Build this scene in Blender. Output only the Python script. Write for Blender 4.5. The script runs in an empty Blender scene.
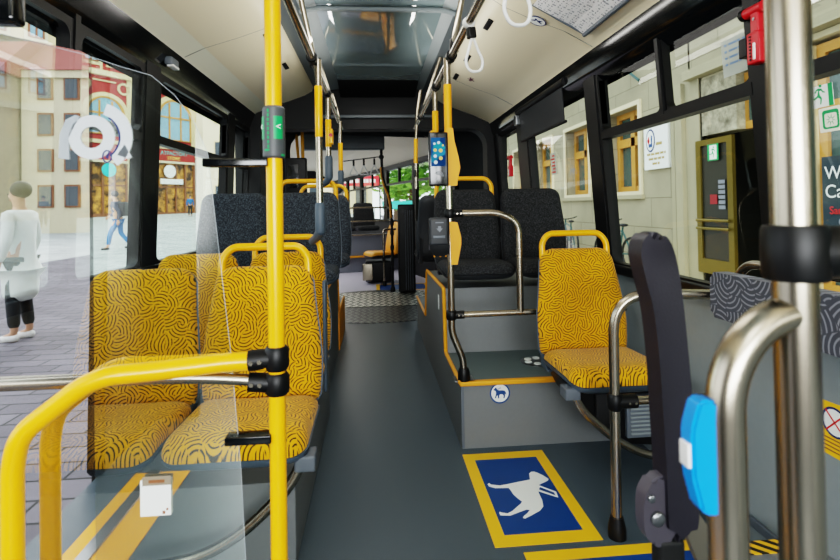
import bpy, bmesh, math, random
from mathutils import Vector, Matrix
random.seed(7)
PI = math.pi
COL = bpy.context.scene.collection

# ------------------------------------------------------------------ colours and materials
def hx(s):
    s = s.lstrip('#')
    v = [int(s[i:i+2], 16)/255 for i in (0, 2, 4)]
    return tuple((c/12.92 if c <= .04045 else ((c+.055)/1.055)**2.4) for c in v) + (1,)

class NT:
    """small helper for node trees"""
    def __init__(self, name):
        self.m = bpy.data.materials.new(name); self.m.use_nodes = True
        self.t = self.m.node_tree; self.n = self.t.nodes; self.n.clear()
        self.out = self.n.new('ShaderNodeOutputMaterial')
    def add(self, kind, **kw):
        nd = self.n.new('ShaderNode'+kind)
        for k, v in kw.items():
            if k in nd.inputs: nd.inputs[k].default_value = v
            else: setattr(nd, k, v)
        return nd
    def link(self, a, b): self.t.links.new(a, b)
    def math(self, op, a, b=None, c=None):
        nd = self.n.new('ShaderNodeMath'); nd.operation = op
        for i, v in enumerate((a, b, c)):
            if v is None: continue
            if isinstance(v, (int, float)): nd.inputs[i].default_value = v
            else: self.link(v, nd.inputs[i])
        return nd.outputs[0]
    def mix(self, fac, a, b):
        nd = self.n.new('ShaderNodeMix'); nd.data_type = 'RGBA'
        for i, v in ((0, fac), (6, a), (7, b)):
            if isinstance(v, (int, float, tuple)): nd.inputs[i].default_value = v
            else: self.link(v, nd.inputs[i])
        return nd.outputs[2]
    def bsdf(self, color=None, rough=.5, metal=0, spec=.5, **kw):
        b = self.add('BsdfPrincipled')
        b.inputs['Roughness'].default_value = rough; b.inputs['Metallic'].default_value = metal
        b.inputs['Specular IOR Level'].default_value = spec
        if color is not None:
            if isinstance(color, tuple): b.inputs['Base Color'].default_value = color
            else: self.link(color, b.inputs['Base Color'])
        for k, v in kw.items(): b.inputs[k].default_value = v
        self.link(b.outputs[0], self.out.inputs[0])
        return b
    def coord(self, which='Object'):
        return self.add('TexCoord').outputs[which]
    def bump(self, h, b, strength=.2, dist=.01):
        bp = self.add('Bump'); bp.inputs['Strength'].default_value = strength; bp.inputs['Distance'].default_value = dist
        self.link(h, bp.inputs['Height']); self.link(bp.outputs[0], b.inputs['Normal'])

M = {}
def plain(name, col, rough=.5, metal=0, var=.06, scale=8, spec=.5, bump=0, **kw):
    """a plain surface with a faint procedural mottling"""
    t = NT(name); c = hx(col) if isinstance(col, str) else col
    no = t.add('TexNoise'); no.inputs['Scale'].default_value = scale; no.inputs['Detail'].default_value = 4
    t.link(t.coord(), no.inputs['Vector'])
    dark = tuple(x*(1-var) for x in c[:3])+(1,); light = tuple(min(1, x*(1+var)) for x in c[:3])+(1,)
    b = t.bsdf(t.mix(no.outputs[0], dark, light), rough, metal, spec, **kw)
    if bump:
        n2 = t.add('TexNoise'); n2.inputs['Scale'].default_value = 260
        t.link(t.coord(), n2.inputs['Vector']); t.bump(n2.outputs[0], b, bump, .002)
    M[name] = t.m; return t.m

plain('yellow_paint', '#f6ae08', .28, var=.03)
plain('yellow_trim', '#e39a14', .45, var=.06)
plain('yellow_soft', '#eda010', .5, var=.04)
plain('black_plastic', '#0b0c0d', .45, var=.1, spec=.35)
plain('black_rubber', '#0d0e0f', .6, var=.1)
plain('black_gloss', '#0a0e10', .12, var=.05)
plain('charcoal', '#272a2e', .5, var=.08, bump=.12)
plain('arm_vinyl', '#24222b', .42, var=.1, bump=.15)
plain('arm_hinge', '#4a4750', .5, var=.08, bump=.15)
plain('grey_plastic', '#5b636b', .45, var=.06)
plain('seat_shell', '#4d5a66', .45, var=.06)
plain('sleeve_grey', '#484b4d', .5, var=.05)
plain('white_plastic', '#e8e8e6', .4, var=.03)
plain('red_plastic', '#c4121f', .35, var=.06)
plain('red_dark', '#8c1420', .4, var=.06)
plain('blue_plastic', '#0787ea', .3, var=.03)
plain('green_sign', '#129a56', .4, var=.03)
plain('sign_white', '#eef2ee', .4, var=.02)
plain('sign_cream', '#f0efe0', .5, var=.03)
plain('sign_blue', '#10437f', .45, var=.05)
plain('blue_print', '#6f8fb8', .5)
plain('dark_blue', '#1b2c63', .45, var=.05)
plain('sign_red', '#cc2222', .45, var=.05)
plain('sign_black', '#1b1b1b', .5)
plain('sticker_yellow', '#f0b81e', .5, var=.03)
plain('grey_text', '#7b8088', .6)
plain('gold_text', '#a3905a', .6)
plain('teal_text', '#39c7c2', .5)
plain('gold_light', '#f3d46a', .5)
plain('cream_panel', '#e6dcc0', .42, var=.03, scale=2)
plain('cream_strip', '#dcdcca', .42, var=.03, scale=2)
plain('ceiling_grey', '#8b9496', .45, var=.05, scale=3)
plain('ceiling_dark', '#5a6266', .45, var=.06, scale=3)
plain('wall_grey', '#7f888a', .55, var=.05, scale=40)
plain('podium_grey', '#6f7374', .5, var=.05, scale=60)
plain('podium_top', '#5a6667', .5, var=.07, scale=120)
plain('dark_panel', '#090b0c', .6, var=.1)
plain('bellows', '#33383a', .7, var=.15, scale=20)
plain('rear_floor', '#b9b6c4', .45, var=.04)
plain('rear_ceiling', '#e2d9c6', .5, var=.04)
plain('rear_grey', '#777b84', .5, var=.05)
plain('steel_dark', '#8a8d8f', .3, metal=.9, var=.08)
# exterior
plain('plaster_cream', '#cdbd92', .8, var=.08, scale=.6)
plain('plaster_tan', '#8a7f6d', .8, var=.1, scale=.5)
plain('plaster_red', '#9c2f2a', .8, var=.08, scale=.8)
plain('plaster_pale', '#cfc5a6', .8, var=.06, scale=.6)
plain('roof_red', '#8c4a40', .8, var=.2, scale=3)
plain('wood_frame', '#b8863a', .5, var=.12, scale=6)
plain('wood_dark', '#80502f', .5, var=.12, scale=6)
plain('brass', '#6d5f28', .35, metal=.6, var=.1)
plain('window_dark', '#39444a', .1, var=.3, scale=.5)
plain('window_sky', '#7fa3b4', .08, var=.25, scale=.4)
plain('window_green', '#3f5653', .08, var=.25, scale=.6)
plain('interior_dark', '#22221c', .4, var=.3, scale=.8)
plain('lintel_stone', '#9c957b', .8, var=.1, scale=2)
plain('skin', '#c99a7c', .55, var=.04)
plain('hair_dark', '#2a2220', .7)
plain('coat_white', '#dfe5dd', .8, var=.04)
plain('jacket_navy', '#2b3142', .8, var=.1)
plain('jeans', '#2f6aa6', .85, var=.12, scale=20)
plain('trouser_dark', '#24282b', .85, var=.1)
plain('shoe_white', '#f0eeea', .6)
plain('shoe_dark', '#33302f', .6)
plain('plum_coat', '#6b4a5a', .8, var=.1)
plain('grey_coat', '#5a6068', .8, var=.1)
plain('bike_teal', '#1f4a48', .4)
plain('trunk', '#4c3b2c', .9, var=.2)
plain('teal_canvas', '#2aa79b', .8)
plain('banner_red', '#d3303a', .7, var=.05)

def chrome(name, col, rough):
    t = NT(name)
    no = t.add('TexNoise'); no.inputs['Scale'].default_value = 6; no.inputs['Detail'].default_value = 1
    t.link(t.coord(), no.inputs['Vector'])
    r = t.math('MULTIPLY_ADD', no.outputs[0], .05, rough-.025)
    b = t.bsdf(hx(col), rough, 1); t.link(r, b.inputs['Roughness'])
    M[name] = t.m
chrome('chrome', '#a89f8f', .26)
chrome('steel_warm', '#a89f8f', .33)

def arcs(name, base, base2, line, cells=15., rings=84., duty=.42, rough=.85, wob=.006):
    """woven moquette: fans of concentric arcs clipped by irregular cells"""
    t = NT(name)
    uv = t.coord('UV')
    nz = t.add('TexNoise'); nz.inputs['Scale'].default_value = 22
    t.link(uv, nz.inputs['Vector'])
    wv = t.add('VectorMath', operation='MULTIPLY_ADD'); t.link(nz.outputs['Color'], wv.inputs[0])
    wv.inputs[1].default_value = (wob, wob, 0); t.link(uv, wv.inputs[2])
    vo = t.add('TexVoronoi', voronoi_dimensions='2D'); vo.inputs['Scale'].default_value = cells
    t.link(wv.outputs[0], vo.inputs['Vector'])
    sp = t.add('SeparateXYZ'); t.link(vo.outputs['Color'], sp.inputs[0])
    an = t.math('MULTIPLY', sp.outputs[0], 6.283); cx = t.add('CombineXYZ')
    t.link(t.math('COSINE', an), cx.inputs[0]); t.link(t.math('SINE', an), cx.inputs[1])
    sc = t.add('VectorMath', operation='MULTIPLY'); t.link(cx.outputs[0], sc.inputs[0]); sc.inputs[1].default_value = (.95/cells, .95/cells, 0)
    ad = t.add('VectorMath', operation='ADD'); t.link(vo.outputs['Position'], ad.inputs[0]); t.link(sc.outputs[0], ad.inputs[1])
    di = t.add('VectorMath', operation='SUBTRACT'); t.link(wv.outputs[0], di.inputs[0]); t.link(ad.outputs[0], di.inputs[1])
    flat = t.add('VectorMath', operation='MULTIPLY'); t.link(di.outputs[0], flat.inputs[0]); flat.inputs[1].default_value = (1, 1, 0)
    ln = t.add('VectorMath', operation='LENGTH'); t.link(flat.outputs[0], ln.inputs[0])
    fr = t.math('FRACT', t.math('MULTIPLY', ln.outputs['Value'], rings))
    tri = t.math('ABSOLUTE', t.math('SUBTRACT', fr, .5))
    rp = t.add('MapRange'); t.link(tri, rp.inputs[0]); rp.inputs[1].default_value = duty/2-.06; rp.inputs[2].default_value = duty/2+.06
    # lines fade out near the cell borders
    ve = t.add('TexVoronoi', voronoi_dimensions='2D', feature='DISTANCE_TO_EDGE'); ve.inputs['Scale'].default_value = cells
    t.link(wv.outputs[0], ve.inputs['Vector'])
    ed = t.add('MapRange'); t.link(ve.outputs['Distance'], ed.inputs[0]); ed.inputs[1].default_value = .01; ed.inputs[2].default_value = .05
    ed.inputs[3].default_value = 1; ed.inputs[4].default_value = 0
    keep = t.math('MAXIMUM', rp.outputs[0], ed.outputs[0])
    big = t.add('TexNoise'); big.inputs['Scale'].default_value = 9; t.link(uv, big.inputs['Vector'])
    bc = t.mix(big.outputs[0], hx(base), hx(base2))
    col = t.mix(keep, hx(line), bc)
    b = t.bsdf(col, rough, spec=.2); b.inputs['Sheen Weight'].default_value = .15
    t.bump(keep, b, .25, .002)
    M[name] = t.m
arcs('yellow_fabric', '#d39208', '#e3a610', '#33290c', cells=25., rings=88., duty=.33)
arcs('grey_arc_fabric', '#3a3c43', '#44464e', '#7b7e86', cells=17, rings=62, duty=.3)

def speckle(name, base, fleck, scale, lo, hi, rough=.9):
    t = NT(name); uv = t.coord('Object')
    no = t.add('TexNoise'); no.inputs['Scale'].default_value = scale; no.inputs['Detail'].default_value = 6; no.inputs['Roughness'].default_value = .7
    t.link(uv, no.inputs['Vector'])
    rp = t.add('MapRange'); t.link(no.outputs[0], rp.inputs[0]); rp.inputs[1].default_value = lo; rp.inputs[2].default_value = hi
    b = t.bsdf(t.mix(rp.outputs[0], hx(base), hx(fleck)), rough, spec=.25)
    t.bump(no.outputs[0], b, .2, .003)
    M[name] = t.m
speckle('grey_fabric', '#2b3036', '#6a727a', 130, .45, .75)
speckle('dark_fabric', '#242526', '#54565a', 130, .45, .78)
speckle('floor_rubber', '#434d53', '#5d6970', 300, .4, .7, .34)
speckle('shop_amber', '#3d2c1c', '#d79a48', 1.1, .42, .62, .3)
speckle('rough_stone', '#5d5848', '#b9b29a', 5, .3, .7)

def hatch_mat():
    t = NT('roof_hatch_acrylic')
    no = t.add('TexNoise'); no.inputs['Scale'].default_value = 1.5; t.link(t.coord(), no.inputs['Vector'])
    b = t.bsdf(t.mix(no.outputs[0], hx('#7d9094'), hx('#9aacae')), .06, 0, 1.0)
    b.inputs['Coat Weight'].default_value = 1; b.inputs['Coat Roughness'].default_value = .03
    M['hatch'] = t.m
hatch_mat()

def glass(name, tint, gloss, facing=True):
    t = NT(name)
    tr = t.add('BsdfTransparent'); tr.inputs[0].default_value = tint
    gl = t.add('BsdfGlossy'); gl.inputs['Roughness'].default_value = .01; gl.inputs[0].default_value = (1, 1, 1, 1)
    if facing:
        lw = t.add('LayerWeight'); lw.inputs[0].default_value = .25
        f = t.math('MULTIPLY_ADD', lw.outputs['Fresnel'], .12, gloss)
    else: f = None
    mx = t.add('MixShader')
    if f is not None: t.link(f, mx.inputs[0])
    else: mx.inputs[0].default_value = gloss
    t.link(tr.outputs[0], mx.inputs[1]); t.link(gl.outputs[0], mx.inputs[2]); t.link(mx.outputs[0], t.out.inputs[0])
    M[name] = t.m
glass('window_glass', (.86, .92, .9, 1), .02)

def decal(name, col, alpha):
    t = NT(name); tr = t.add('BsdfTransparent'); d = t.add('BsdfPrincipled')
    d.inputs['Base Color'].default_value = hx(col); d.inputs['Roughness'].default_value = .5
    mx = t.add('MixShader'); mx.inputs[0].default_value = alpha
    t.link(tr.outputs[0], mx.inputs[1]); t.link(d.outputs[0], mx.inputs[2]); t.link(mx.outputs[0], t.out.inputs[0])
    M[name] = t.m
decal('frosted_white', '#d2d9de', .88)
decal('frosted_pale', '#b9c2c9', .6)
decal('film_white', '#c9d2cc', .6)
def sheet_glass(name, tint, refl):
    t = NT(name); tr = t.add('BsdfTransparent'); tr.inputs[0].default_value = tint
    gl = t.add('BsdfGlossy'); gl.inputs['Roughness'].default_value = .008; gl.inputs[0].default_value = (refl, refl, refl, 1)
    ad = t.add('AddShader'); t.link(tr.outputs[0], ad.inputs[0]); t.link(gl.outputs[0], ad.inputs[1]); t.link(ad.outputs[0], t.out.inputs[0])
    M[name] = t.m
sheet_glass('screen_glass', (.88, .91, .89, 1), .25)
sheet_glass('door_glass', (.4, .41, .405, 1), .6)

def brickmat(name, c1, c2, mortar, w, h, gap, rough, offs=.5, axis=None, stain=.3, bump=.3):
    t = NT(name); co = t.coord()
    src = co
    if axis:
        sx = t.add('SeparateXYZ'); t.link(co, sx.inputs[0]); cx = t.add('CombineXYZ')
        t.link(sx.outputs[axis[0]], cx.inputs[0]); t.link(sx.outputs[axis[1]], cx.inputs[1]); src = cx.outputs[0]
    br = t.add('TexBrick', offset=offs); br.inputs['Scale'].default_value = 1
    br.inputs['Brick Width'].default_value = w; br.inputs['Row Height'].default_value = h
    br.inputs['Mortar Size'].default_value = gap; br.inputs['Mortar Smooth'].default_value = .3
    br.inputs['Color1'].default_value = hx(c1); br.inputs['Color2'].default_value = hx(c2); br.inputs['Mortar'].default_value = hx(mortar)
    t.link(src, br.inputs['Vector'])
    no = t.add('TexNoise'); no.inputs['Scale'].default_value = 1.3; no.inputs['Detail'].default_value = 8; t.link(co, no.inputs['Vector'])
    rp = t.add('MapRange'); t.link(no.outputs[0], rp.inputs[0]); rp.inputs[1].default_value = .35; rp.inputs[2].default_value = .7
    rp.inputs[3].default_value = 1-stain; rp.inputs[4].default_value = 1
    mul = t.n.new('ShaderNodeMix'); mul.data_type = 'RGBA'; mul.blend_type = 'MULTIPLY'; mul.inputs[0].default_value = 1
    t.link(br.outputs[0], mul.inputs[6]); t.link(rp.outputs[0], mul.inputs[7])
    b = t.bsdf(mul.outputs[2], rough, spec=.3)
    inv = t.math('SUBTRACT', 1, br.outputs['Fac']); t.bump(inv, b, bump, .01)
    M[name] = t.m
brickmat('paving', '#635e66', '#77727a', '#1b1a1c', .42, .2, .01, .7)
brickmat('pale_paving', '#b9bdb9', '#c6cac5', '#8a8d8a', .6, .3, .01, .7)
brickmat('ashlar', '#989179', '#a29b83', '#7f7963', 1.5, .62, .012, .85, axis=('Y', 'Z'), stain=.16, bump=.2)
brickmat('cream_ashlar', '#c4b68e', '#cbbe97', '#b7a983', 1.2, .42, .03, .85, axis=('X', 'Z'), stain=.12)

def tread(name, lo, hi, rough, k):
    t = NT(name); sx = t.add('SeparateXYZ'); t.link(t.coord(), sx.inputs[0])
    row = t.math('FLOOR', t.math('MULTIPLY', sx.outputs[1], k))
    sgn = t.math('MULTIPLY_ADD', t.math('MODULO', row, 2), 2, -1)
    v = t.math('FRACT', t.math('MULTIPLY', sx.outputs[1], k))
    u = t.math('FRACT', t.math('ADD', t.math('MULTIPLY', sx.outputs[0], k*1.1), t.math('MULTIPLY', v, sgn)))
    bar = t.math('MULTIPLY', t.math('LESS_THAN', t.math('ABSOLUTE', t.math('SUBTRACT', u, .5)), .22), t.math('LESS_THAN', t.math('ABSOLUTE', t.math('SUBTRACT', v, .5)), .38))
    b = t.bsdf(t.mix(bar, hx(lo), hx(hi)), rough, .6)
    t.bump(bar, b, .6, .01); M[name] = t.m
tread('tread_plate', '#565a52', '#eceade', .4, 11.)
tread('plate_dark', '#24282a', '#6d7069', .4, 13.)

def hazard():
    t = NT('hazard_tape'); sx = t.add('SeparateXYZ'); t.link(t.coord(), sx.inputs[0])
    a = t.math('ADD', sx.outputs[0], t.math('ADD', sx.outputs[1], sx.outputs[2]))
    f = t.math('GREATER_THAN', t.math('FRACT', t.math('MULTIPLY', a, 22)), .5)
    t.bsdf(t.mix(f, hx('#e9b022'), hx('#2b2615')), .5); M['hazard_tape'] = t.m
hazard()

def screen():
    t = NT('display_glow'); co = t.coord()
    vo = t.add('TexVoronoi'); vo.inputs['Scale'].default_value = 22; t.link(co, vo.inputs['Vector'])
    rp = t.add('ValToRGB'); e = rp.color_ramp.elements
    e[0].color = hx('#16305c'); e[1].color = hx('#3f86b8')
    for p, c in ((.45, '#2e63a0'), (.7, '#2f9fae')): k = e.new(p); k.color = hx(c)
    t.link(vo.outputs['Color'], rp.inputs[0])
    em = t.add('Emission'); em.inputs[1].default_value = .75; t.link(rp.outputs[0], em.inputs[0])
    t.link(em.outputs[0], t.out.inputs[0]); M['display_glow'] = t.m
screen()
def glow(name, col, s):
    t = NT(name); em = t.add('Emission'); em.inputs[0].default_value = hx(col); em.inputs[1].default_value = s
    t.link(em.outputs[0], t.out.inputs[0]); M[name] = t.m
glow('blue_line_glow', '#6fc2f2', .9)
glow('icon_glow', '#e7d27a', .8)
glow('icon_white', '#dff0f5', .8)

def paperlines():
    t = NT('printed_notice'); co = t.coord('UV')
    sx = t.add('SeparateXYZ'); t.link(co, sx.inputs[0])
    l = t.math('GREATER_THAN', t.math('FRACT', t.math('MULTIPLY', sx.outputs[1], 70)), .45)
    c = t.math('GREATER_THAN', t.math('FRACT', t.math('MULTIPLY', sx.outputs[0], 11)), .22)
    no = t.add('TexNoise'); no.inputs['Scale'].default_value = 55; t.link(co, no.inputs['Vector'])
    w = t.math('GREATER_THAN', no.outputs[0], .52)
    f = t.math('MULTIPLY', t.math('MULTIPLY', l, c), w)
    t.bsdf(t.mix(f, hx('#f4f5f6'), hx('#9aa0a8')), .5); M['printed_notice'] = t.m
paperlines()

def leaf(name, a, b_):
    t = NT(name); no = t.add('TexNoise'); no.inputs['Scale'].default_value = 3; t.link(t.coord(), no.inputs['Vector'])
    t.bsdf(t.mix(no.outputs[0], hx(a), hx(b_)), .7); M[name] = t.m
leaf('leaf_green', '#2f6b25', '#8fc04c')

# ------------------------------------------------------------------ mesh helpers
class MB:
    def __init__(s): s.bm = bmesh.new(); s.uv = s.bm.loops.layers.uv.new('UVMap')
    def box(s, x0, x1, y0, y1, z0, z1, bev=0):
        r = bmesh.ops.create_cube(s.bm, size=1)
        for v in r['verts']:
            v.co = Vector(((x0+x1)/2+v.co.x*(x1-x0), (y0+y1)/2+v.co.y*(y1-y0), (z0+z1)/2+v.co.z*(z1-z0)))
        if bev:
            es = list({e for v in r['verts'] for e in v.link_edges})
            bmesh.ops.bevel(s.bm, geom=es, offset=bev, segments=3, affect='EDGES', profile=.6)
        return s
    def tube(s, pts, r, bend=0, seg=16, n=8, cap=True, r2=None):
        P = [Vector(p) for p in pts]; out = [P[0]]
        for i in range(1, len(P)-1):
            b = bend[i-1] if isinstance(bend, (list, tuple)) else bend
            a, c = P[i-1]-P[i], P[i+1]-P[i]
            lim = .98 if len(P) == 3 else .499; t = min(b, a.length*lim, c.length*lim)
            if t < 1e-5: out.append(P[i]); continue
            A, Cc = P[i]+a.normalized()*t, P[i]+c.normalized()*t
            for k in range(n+1):
                u = k/n; out.append((1-u)**2*A+2*u*(1-u)*P[i]+u*u*Cc)
        out.append(P[-1])
        Q = [out[0]]
        for p in out[1:]:
            if (p-Q[-1]).length > 1e-5: Q.append(p)
        tang = [(Q[min(i+1, len(Q)-1)]-Q[max(i-1, 0)]).normalized() for i in range(len(Q))]
        up = Vector((0, 0, 1)) if abs(tang[0].z) < .9 else Vector((0, 1, 0))
        nrm = (up-tang[0]*up.dot(tang[0])).normalized(); rings = []
        for i, p in enumerate(Q):
            nrm = (nrm-tang[i]*nrm.dot(tang[i])).normalized(); bi = tang[i].cross(nrm)
            rr = r if r2 is None else r+(r2-r)*i/(len(Q)-1)
            rings.append([s.bm.verts.new(p+(nrm*math.cos(2*PI*k/seg)+bi*math.sin(2*PI*k/seg))*rr) for k in range(seg)])
        for a, b in zip(rings, rings[1:]):
            for k in range(seg): s.bm.faces.new((a[k], a[(k+1) % seg], b[(k+1) % seg], b[k]))
        if cap:
            s.bm.faces.new(rings[0][::-1]); s.bm.faces.new(rings[-1])
        return s
    def lathe(s, prof, at=(0, 0, 0), axis='Z', seg=24):
        """prof: list of (radius, height)"""
        at = Vector(at); rings = []
        for r, h in prof:
            ring = []
            for k in range(seg):
                a = 2*PI*k/seg; x, y = r*math.cos(a), r*math.sin(a)
                v = {'Z': (x, y, h), 'X': (h, x, y), 'Y': (x, h, y)}[axis]
                ring.append(s.bm.verts.new(at+Vector(v)))
            rings.append(ring)
        for a, b in zip(rings, rings[1:]):
            for k in range(seg): s.bm.faces.new((a[k], a[(k+1) % seg], b[(k+1) % seg], b[k]))
        s.bm.faces.new(rings[0][::-1]); s.bm.faces.new(rings[-1])
        return s
    def ball(s, c, rx, ry=None, rz=None, seg=16):
        r = bmesh.ops.create_uvsphere(s.bm, u_segments=seg, v_segments=max(8, seg//2), radius=1)
        for v in r['verts']: v.co = Vector((c[0]+v.co.x*rx, c[1]+v.co.y*(ry or rx), c[2]+v.co.z*(rz or rx)))
        return s
    def prism(s, poly, f, d0, d1):
        """poly: 2-D points; f(u, v, d) -> 3-D point; a closed slab between depths d0 and d1"""
        a = [s.bm.verts.new(Vector(f(u, v, d0))) for u, v in poly]
        b = [s.bm.verts.new(Vector(f(u, v, d1))) for u, v in poly]
        n = len(poly)
        fa = s.bm.faces.new(a[::-1]); fb = s.bm.faces.new(b)
        for i in range(n): s.bm.faces.new((a[i], a[(i+1) % n], b[(i+1) % n], b[i]))
        for fc in (fa, fb):
            for l in fc.loops:
                i = (a if l.vert in a else b).index(l.vert); l[s.uv].uv = poly[i]
        return s
    def ring(s, outer, inner, f, d0, d1):
        """frame between two loops with the same number of points"""
        n = len(outer)
        V = [[s.bm.verts.new(Vector(f(u, v, d))) for u, v in L] for L in (outer, inner) for d in (d0, d1)]
        o0, o1, i0, i1 = V
        for k in range(n):
            j = (k+1) % n
            s.bm.faces.new((o0[k], o0[j], i0[j], i0[k])); s.bm.faces.new((o1[k], i1[k], i1[j], o1[j]))
            s.bm.faces.new((o0[k], o1[k], o1[j], o0[j])); s.bm.faces.new((i0[k], i0[j], i1[j], i1[k]))
        return s
    def quad(s, a, b, c, d, uv=None):
        vs = [s.bm.verts.new(Vector(p)) for p in (a, b, c, d)]
        fc = s.bm.faces.new(vs)
        if uv:
            for l, w in zip(fc.loops, uv): l[s.uv].uv = w
        return s
    def strip(s, A, B):
        """a surface between two polylines of equal length"""
        va = [s.bm.verts.new(Vector(p)) for p in A]; vb = [s.bm.verts.new(Vector(p)) for p in B]
        for i in range(len(A)-1): s.bm.faces.new((va[i], va[i+1], vb[i+1], vb[i]))
        return s
    def build(s, name, m, parent=None, smooth=True, loc=None, rot=None, ang=40):
        bmesh.ops.recalc_face_normals(s.bm, faces=s.bm.faces[:])
        me = bpy.data.meshes.new(name); s.bm.to_mesh(me); s.bm.free()
        o = bpy.data.objects.new(name, me); COL.objects.link(o)
        me.materials.append(M[m] if isinstance(m, str) else m)
        if smooth:
            for p in me.polygons: p.use_smooth = True
            me.set_sharp_from_angle(angle=math.radians(ang))
        if parent: o.parent = parent
        if loc: o.location = loc
        if rot: o.rotation_euler = rot
        return o

def tag(o, label, cat, group=None, kind=None):
    o['label'] = label; o['category'] = cat
    if group: o['group'] = group
    if kind: o['kind'] = kind
    return o
def thing(name, label, cat, loc=(0, 0, 0), rotz=0, group=None):
    o = bpy.data.objects.new(name, None); COL.objects.link(o); o.empty_display_size = .1
    o.location = loc; o.rotation_euler = (0, 0, rotz)
    return tag(o, label, cat, group)
def struct(o):
    o['kind'] = 'structure'; return o
def dup(o, parent=None):
    c = o.copy(); COL.objects.link(c)
    if parent: c.parent = parent
    for ch in o.children: dup(ch, c)
    return c
def place(o, loc, label, rotz=None, group=None):
    o.location = loc; o['label'] = label
    if rotz is not None: o.rotation_euler.z = rotz
    if group: o['group'] = group
    return o
def text(body, size, m, parent, loc, rot, name='lettering', align='CENTER', ext=.0006, sx=1):
    cu = bpy.data.curves.new(name, 'FONT'); cu.body = body; cu.size = size; cu.extrude = ext
    cu.align_x = align; cu.align_y = 'CENTER'; cu.materials.append(M[m])
    tmp = bpy.data.objects.new(name, cu); COL.objects.link(tmp); bpy.context.view_layer.update()
    me = bpy.data.meshes.new_from_object(tmp.evaluated_get(bpy.context.evaluated_depsgraph_get())); bpy.data.objects.remove(tmp)
    me.materials.clear(); me.materials.append(M[m])
    o = bpy.data.objects.new(name, me); COL.objects.link(o); o.parent = parent
    o.location = loc; o.rotation_euler = rot; o.scale = (sx, 1, 1)
    return o
def rrect(u0, u1, v0, v1, r, n=5):
    pts = []
    for cu, cv, a0 in ((u1-r, v1-r, 0), (u0+r, v1-r, PI/2), (u0+r, v0+r, PI), (u1-r, v0+r, 1.5*PI)):
        for k in range(n+1):
            a = a0+PI/2*k/n; pts.append((cu+r*math.cos(a), cv+r*math.sin(a)))
    return pts
def circ(cu, cv, r, n=28, ry=None):
    return [(cu+r*math.cos(2*PI*k/n), cv+(ry or r)*math.sin(2*PI*k/n)) for k in range(n)]
XY = lambda u, v, d: (u, v, d)
XZ = lambda u, v, d: (u, d, v)
YZ = lambda u, v, d: (d, u, v)


def spl(P, n=5):
    """closed smooth outline through the given points"""
    out = []; N = len(P)
    for i in range(N):
        p0, p1, p2, p3 = (Vector(P[(i+k-1) % N]) for k in range(4))
        for k in range(n):
            t = k/n; v = .5*((2*p1)+(p2-p0)*t+(2*p0-5*p1+4*p2-p3)*t*t+(3*p1-p0-3*p2+p3)*t**3); out.append((v.x, v.y))
    return out
def bev_caps(mb, axis, amount, seg=4):
    """round the two flat ends of a prism, leaving its outline smooth"""
    es = [e for e in mb.bm.edges if abs(e.verts[0].co[axis]-e.verts[1].co[axis]) < 1e-6]
    bmesh.ops.bevel(mb.bm, geom=es, offset=amount, segments=seg, affect='EDGES'); return mb
# ------------------------------------------------------------------ the bus: shell
def Xr(z): return 1.25-.068*max(0, z-.82)/1.03
def Xl(z): return -(1.215-.04*max(0, z-.85)/1.05)

def floor():
    struct(MB().box(-1.22, 1.27, -2.3, 5.26, -.06, 0).build('floor', 'floor_rubber', smooth=False))
floor()

# lower side walls
struct(MB().box(1.25, 1.31, -2.3, 5.15, -.06, .82).build('wall_right', 'wall_grey', smooth=False))
struct(MB().box(-1.275, -1.215, 1.08, 5.15, -.06, .85).build('wall_left', 'wall_grey', smooth=False))
struct(MB().box(-1.275, -1.215, -2.3, -.3, -.06, 2.1).box(-1.215, -1.0, -.9, -.86, 0, 2.05).build('wall_left', 'dark_panel', smooth=False))
# sill ledges
struct(MB().box(1.21, 1.25, -2.3, 5.1, .79, .835, .008).build('trim_1', 'black_plastic'))
struct(MB().box(-1.215, -1.175, 1.1, 5.1, .815, .86, .008).build('trim_2', 'black_plastic'))
struct(MB().box(1.235, 1.25, -2.3, 2.4, .06, .09, .004).build('baseboard_right', 'grey_plastic'))

def side_pillar(name, side, y0, y1, z0, z1):
    f = Xr if side > 0 else Xl; m = MB(); d = .055*side
    b = []
    for z in (z0, z1):
        x = f(z); b.append([(x-.018*side, y0, z), (x-.018*side, y1, z), (x+d, y1, z), (x+d, y0, z)])
    V = [[m.bm.verts.new(p) for p in L] for L in b]
    for k in range(4): m.bm.faces.new((V[0][k], V[0][(k+1) % 4], V[1][(k+1) % 4], V[1][k]))
    m.bm.faces.new(V[0][::-1]); m.bm.faces.new(V[1])
    bmesh.ops.bevel(m.bm, geom=m.bm.edges[:], offset=.012, segments=3, affect='EDGES')
    return struct(m.build(name, 'black_plastic'))
for i, (y0, y1) in enumerate(((1.46, 1.54), (2.645, 2.80), (3.92, 4.2), (4.86, 5.12))): side_pillar('trim_%d' % (i+3), 1, y0, y1, .82, 2.0)
for i, (y0, y1) in enumerate(((1.03, 1.12), (2.125, 2.185), (2.765, 2.965), (4.28, 4.49), (5.0, 5.12))): side_pillar('trim_%d' % (i+7), -1, y0, y1, .85, 2.0)
side_pillar('trim_12', -1, -.32, -.24, 0, 2.0)

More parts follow.
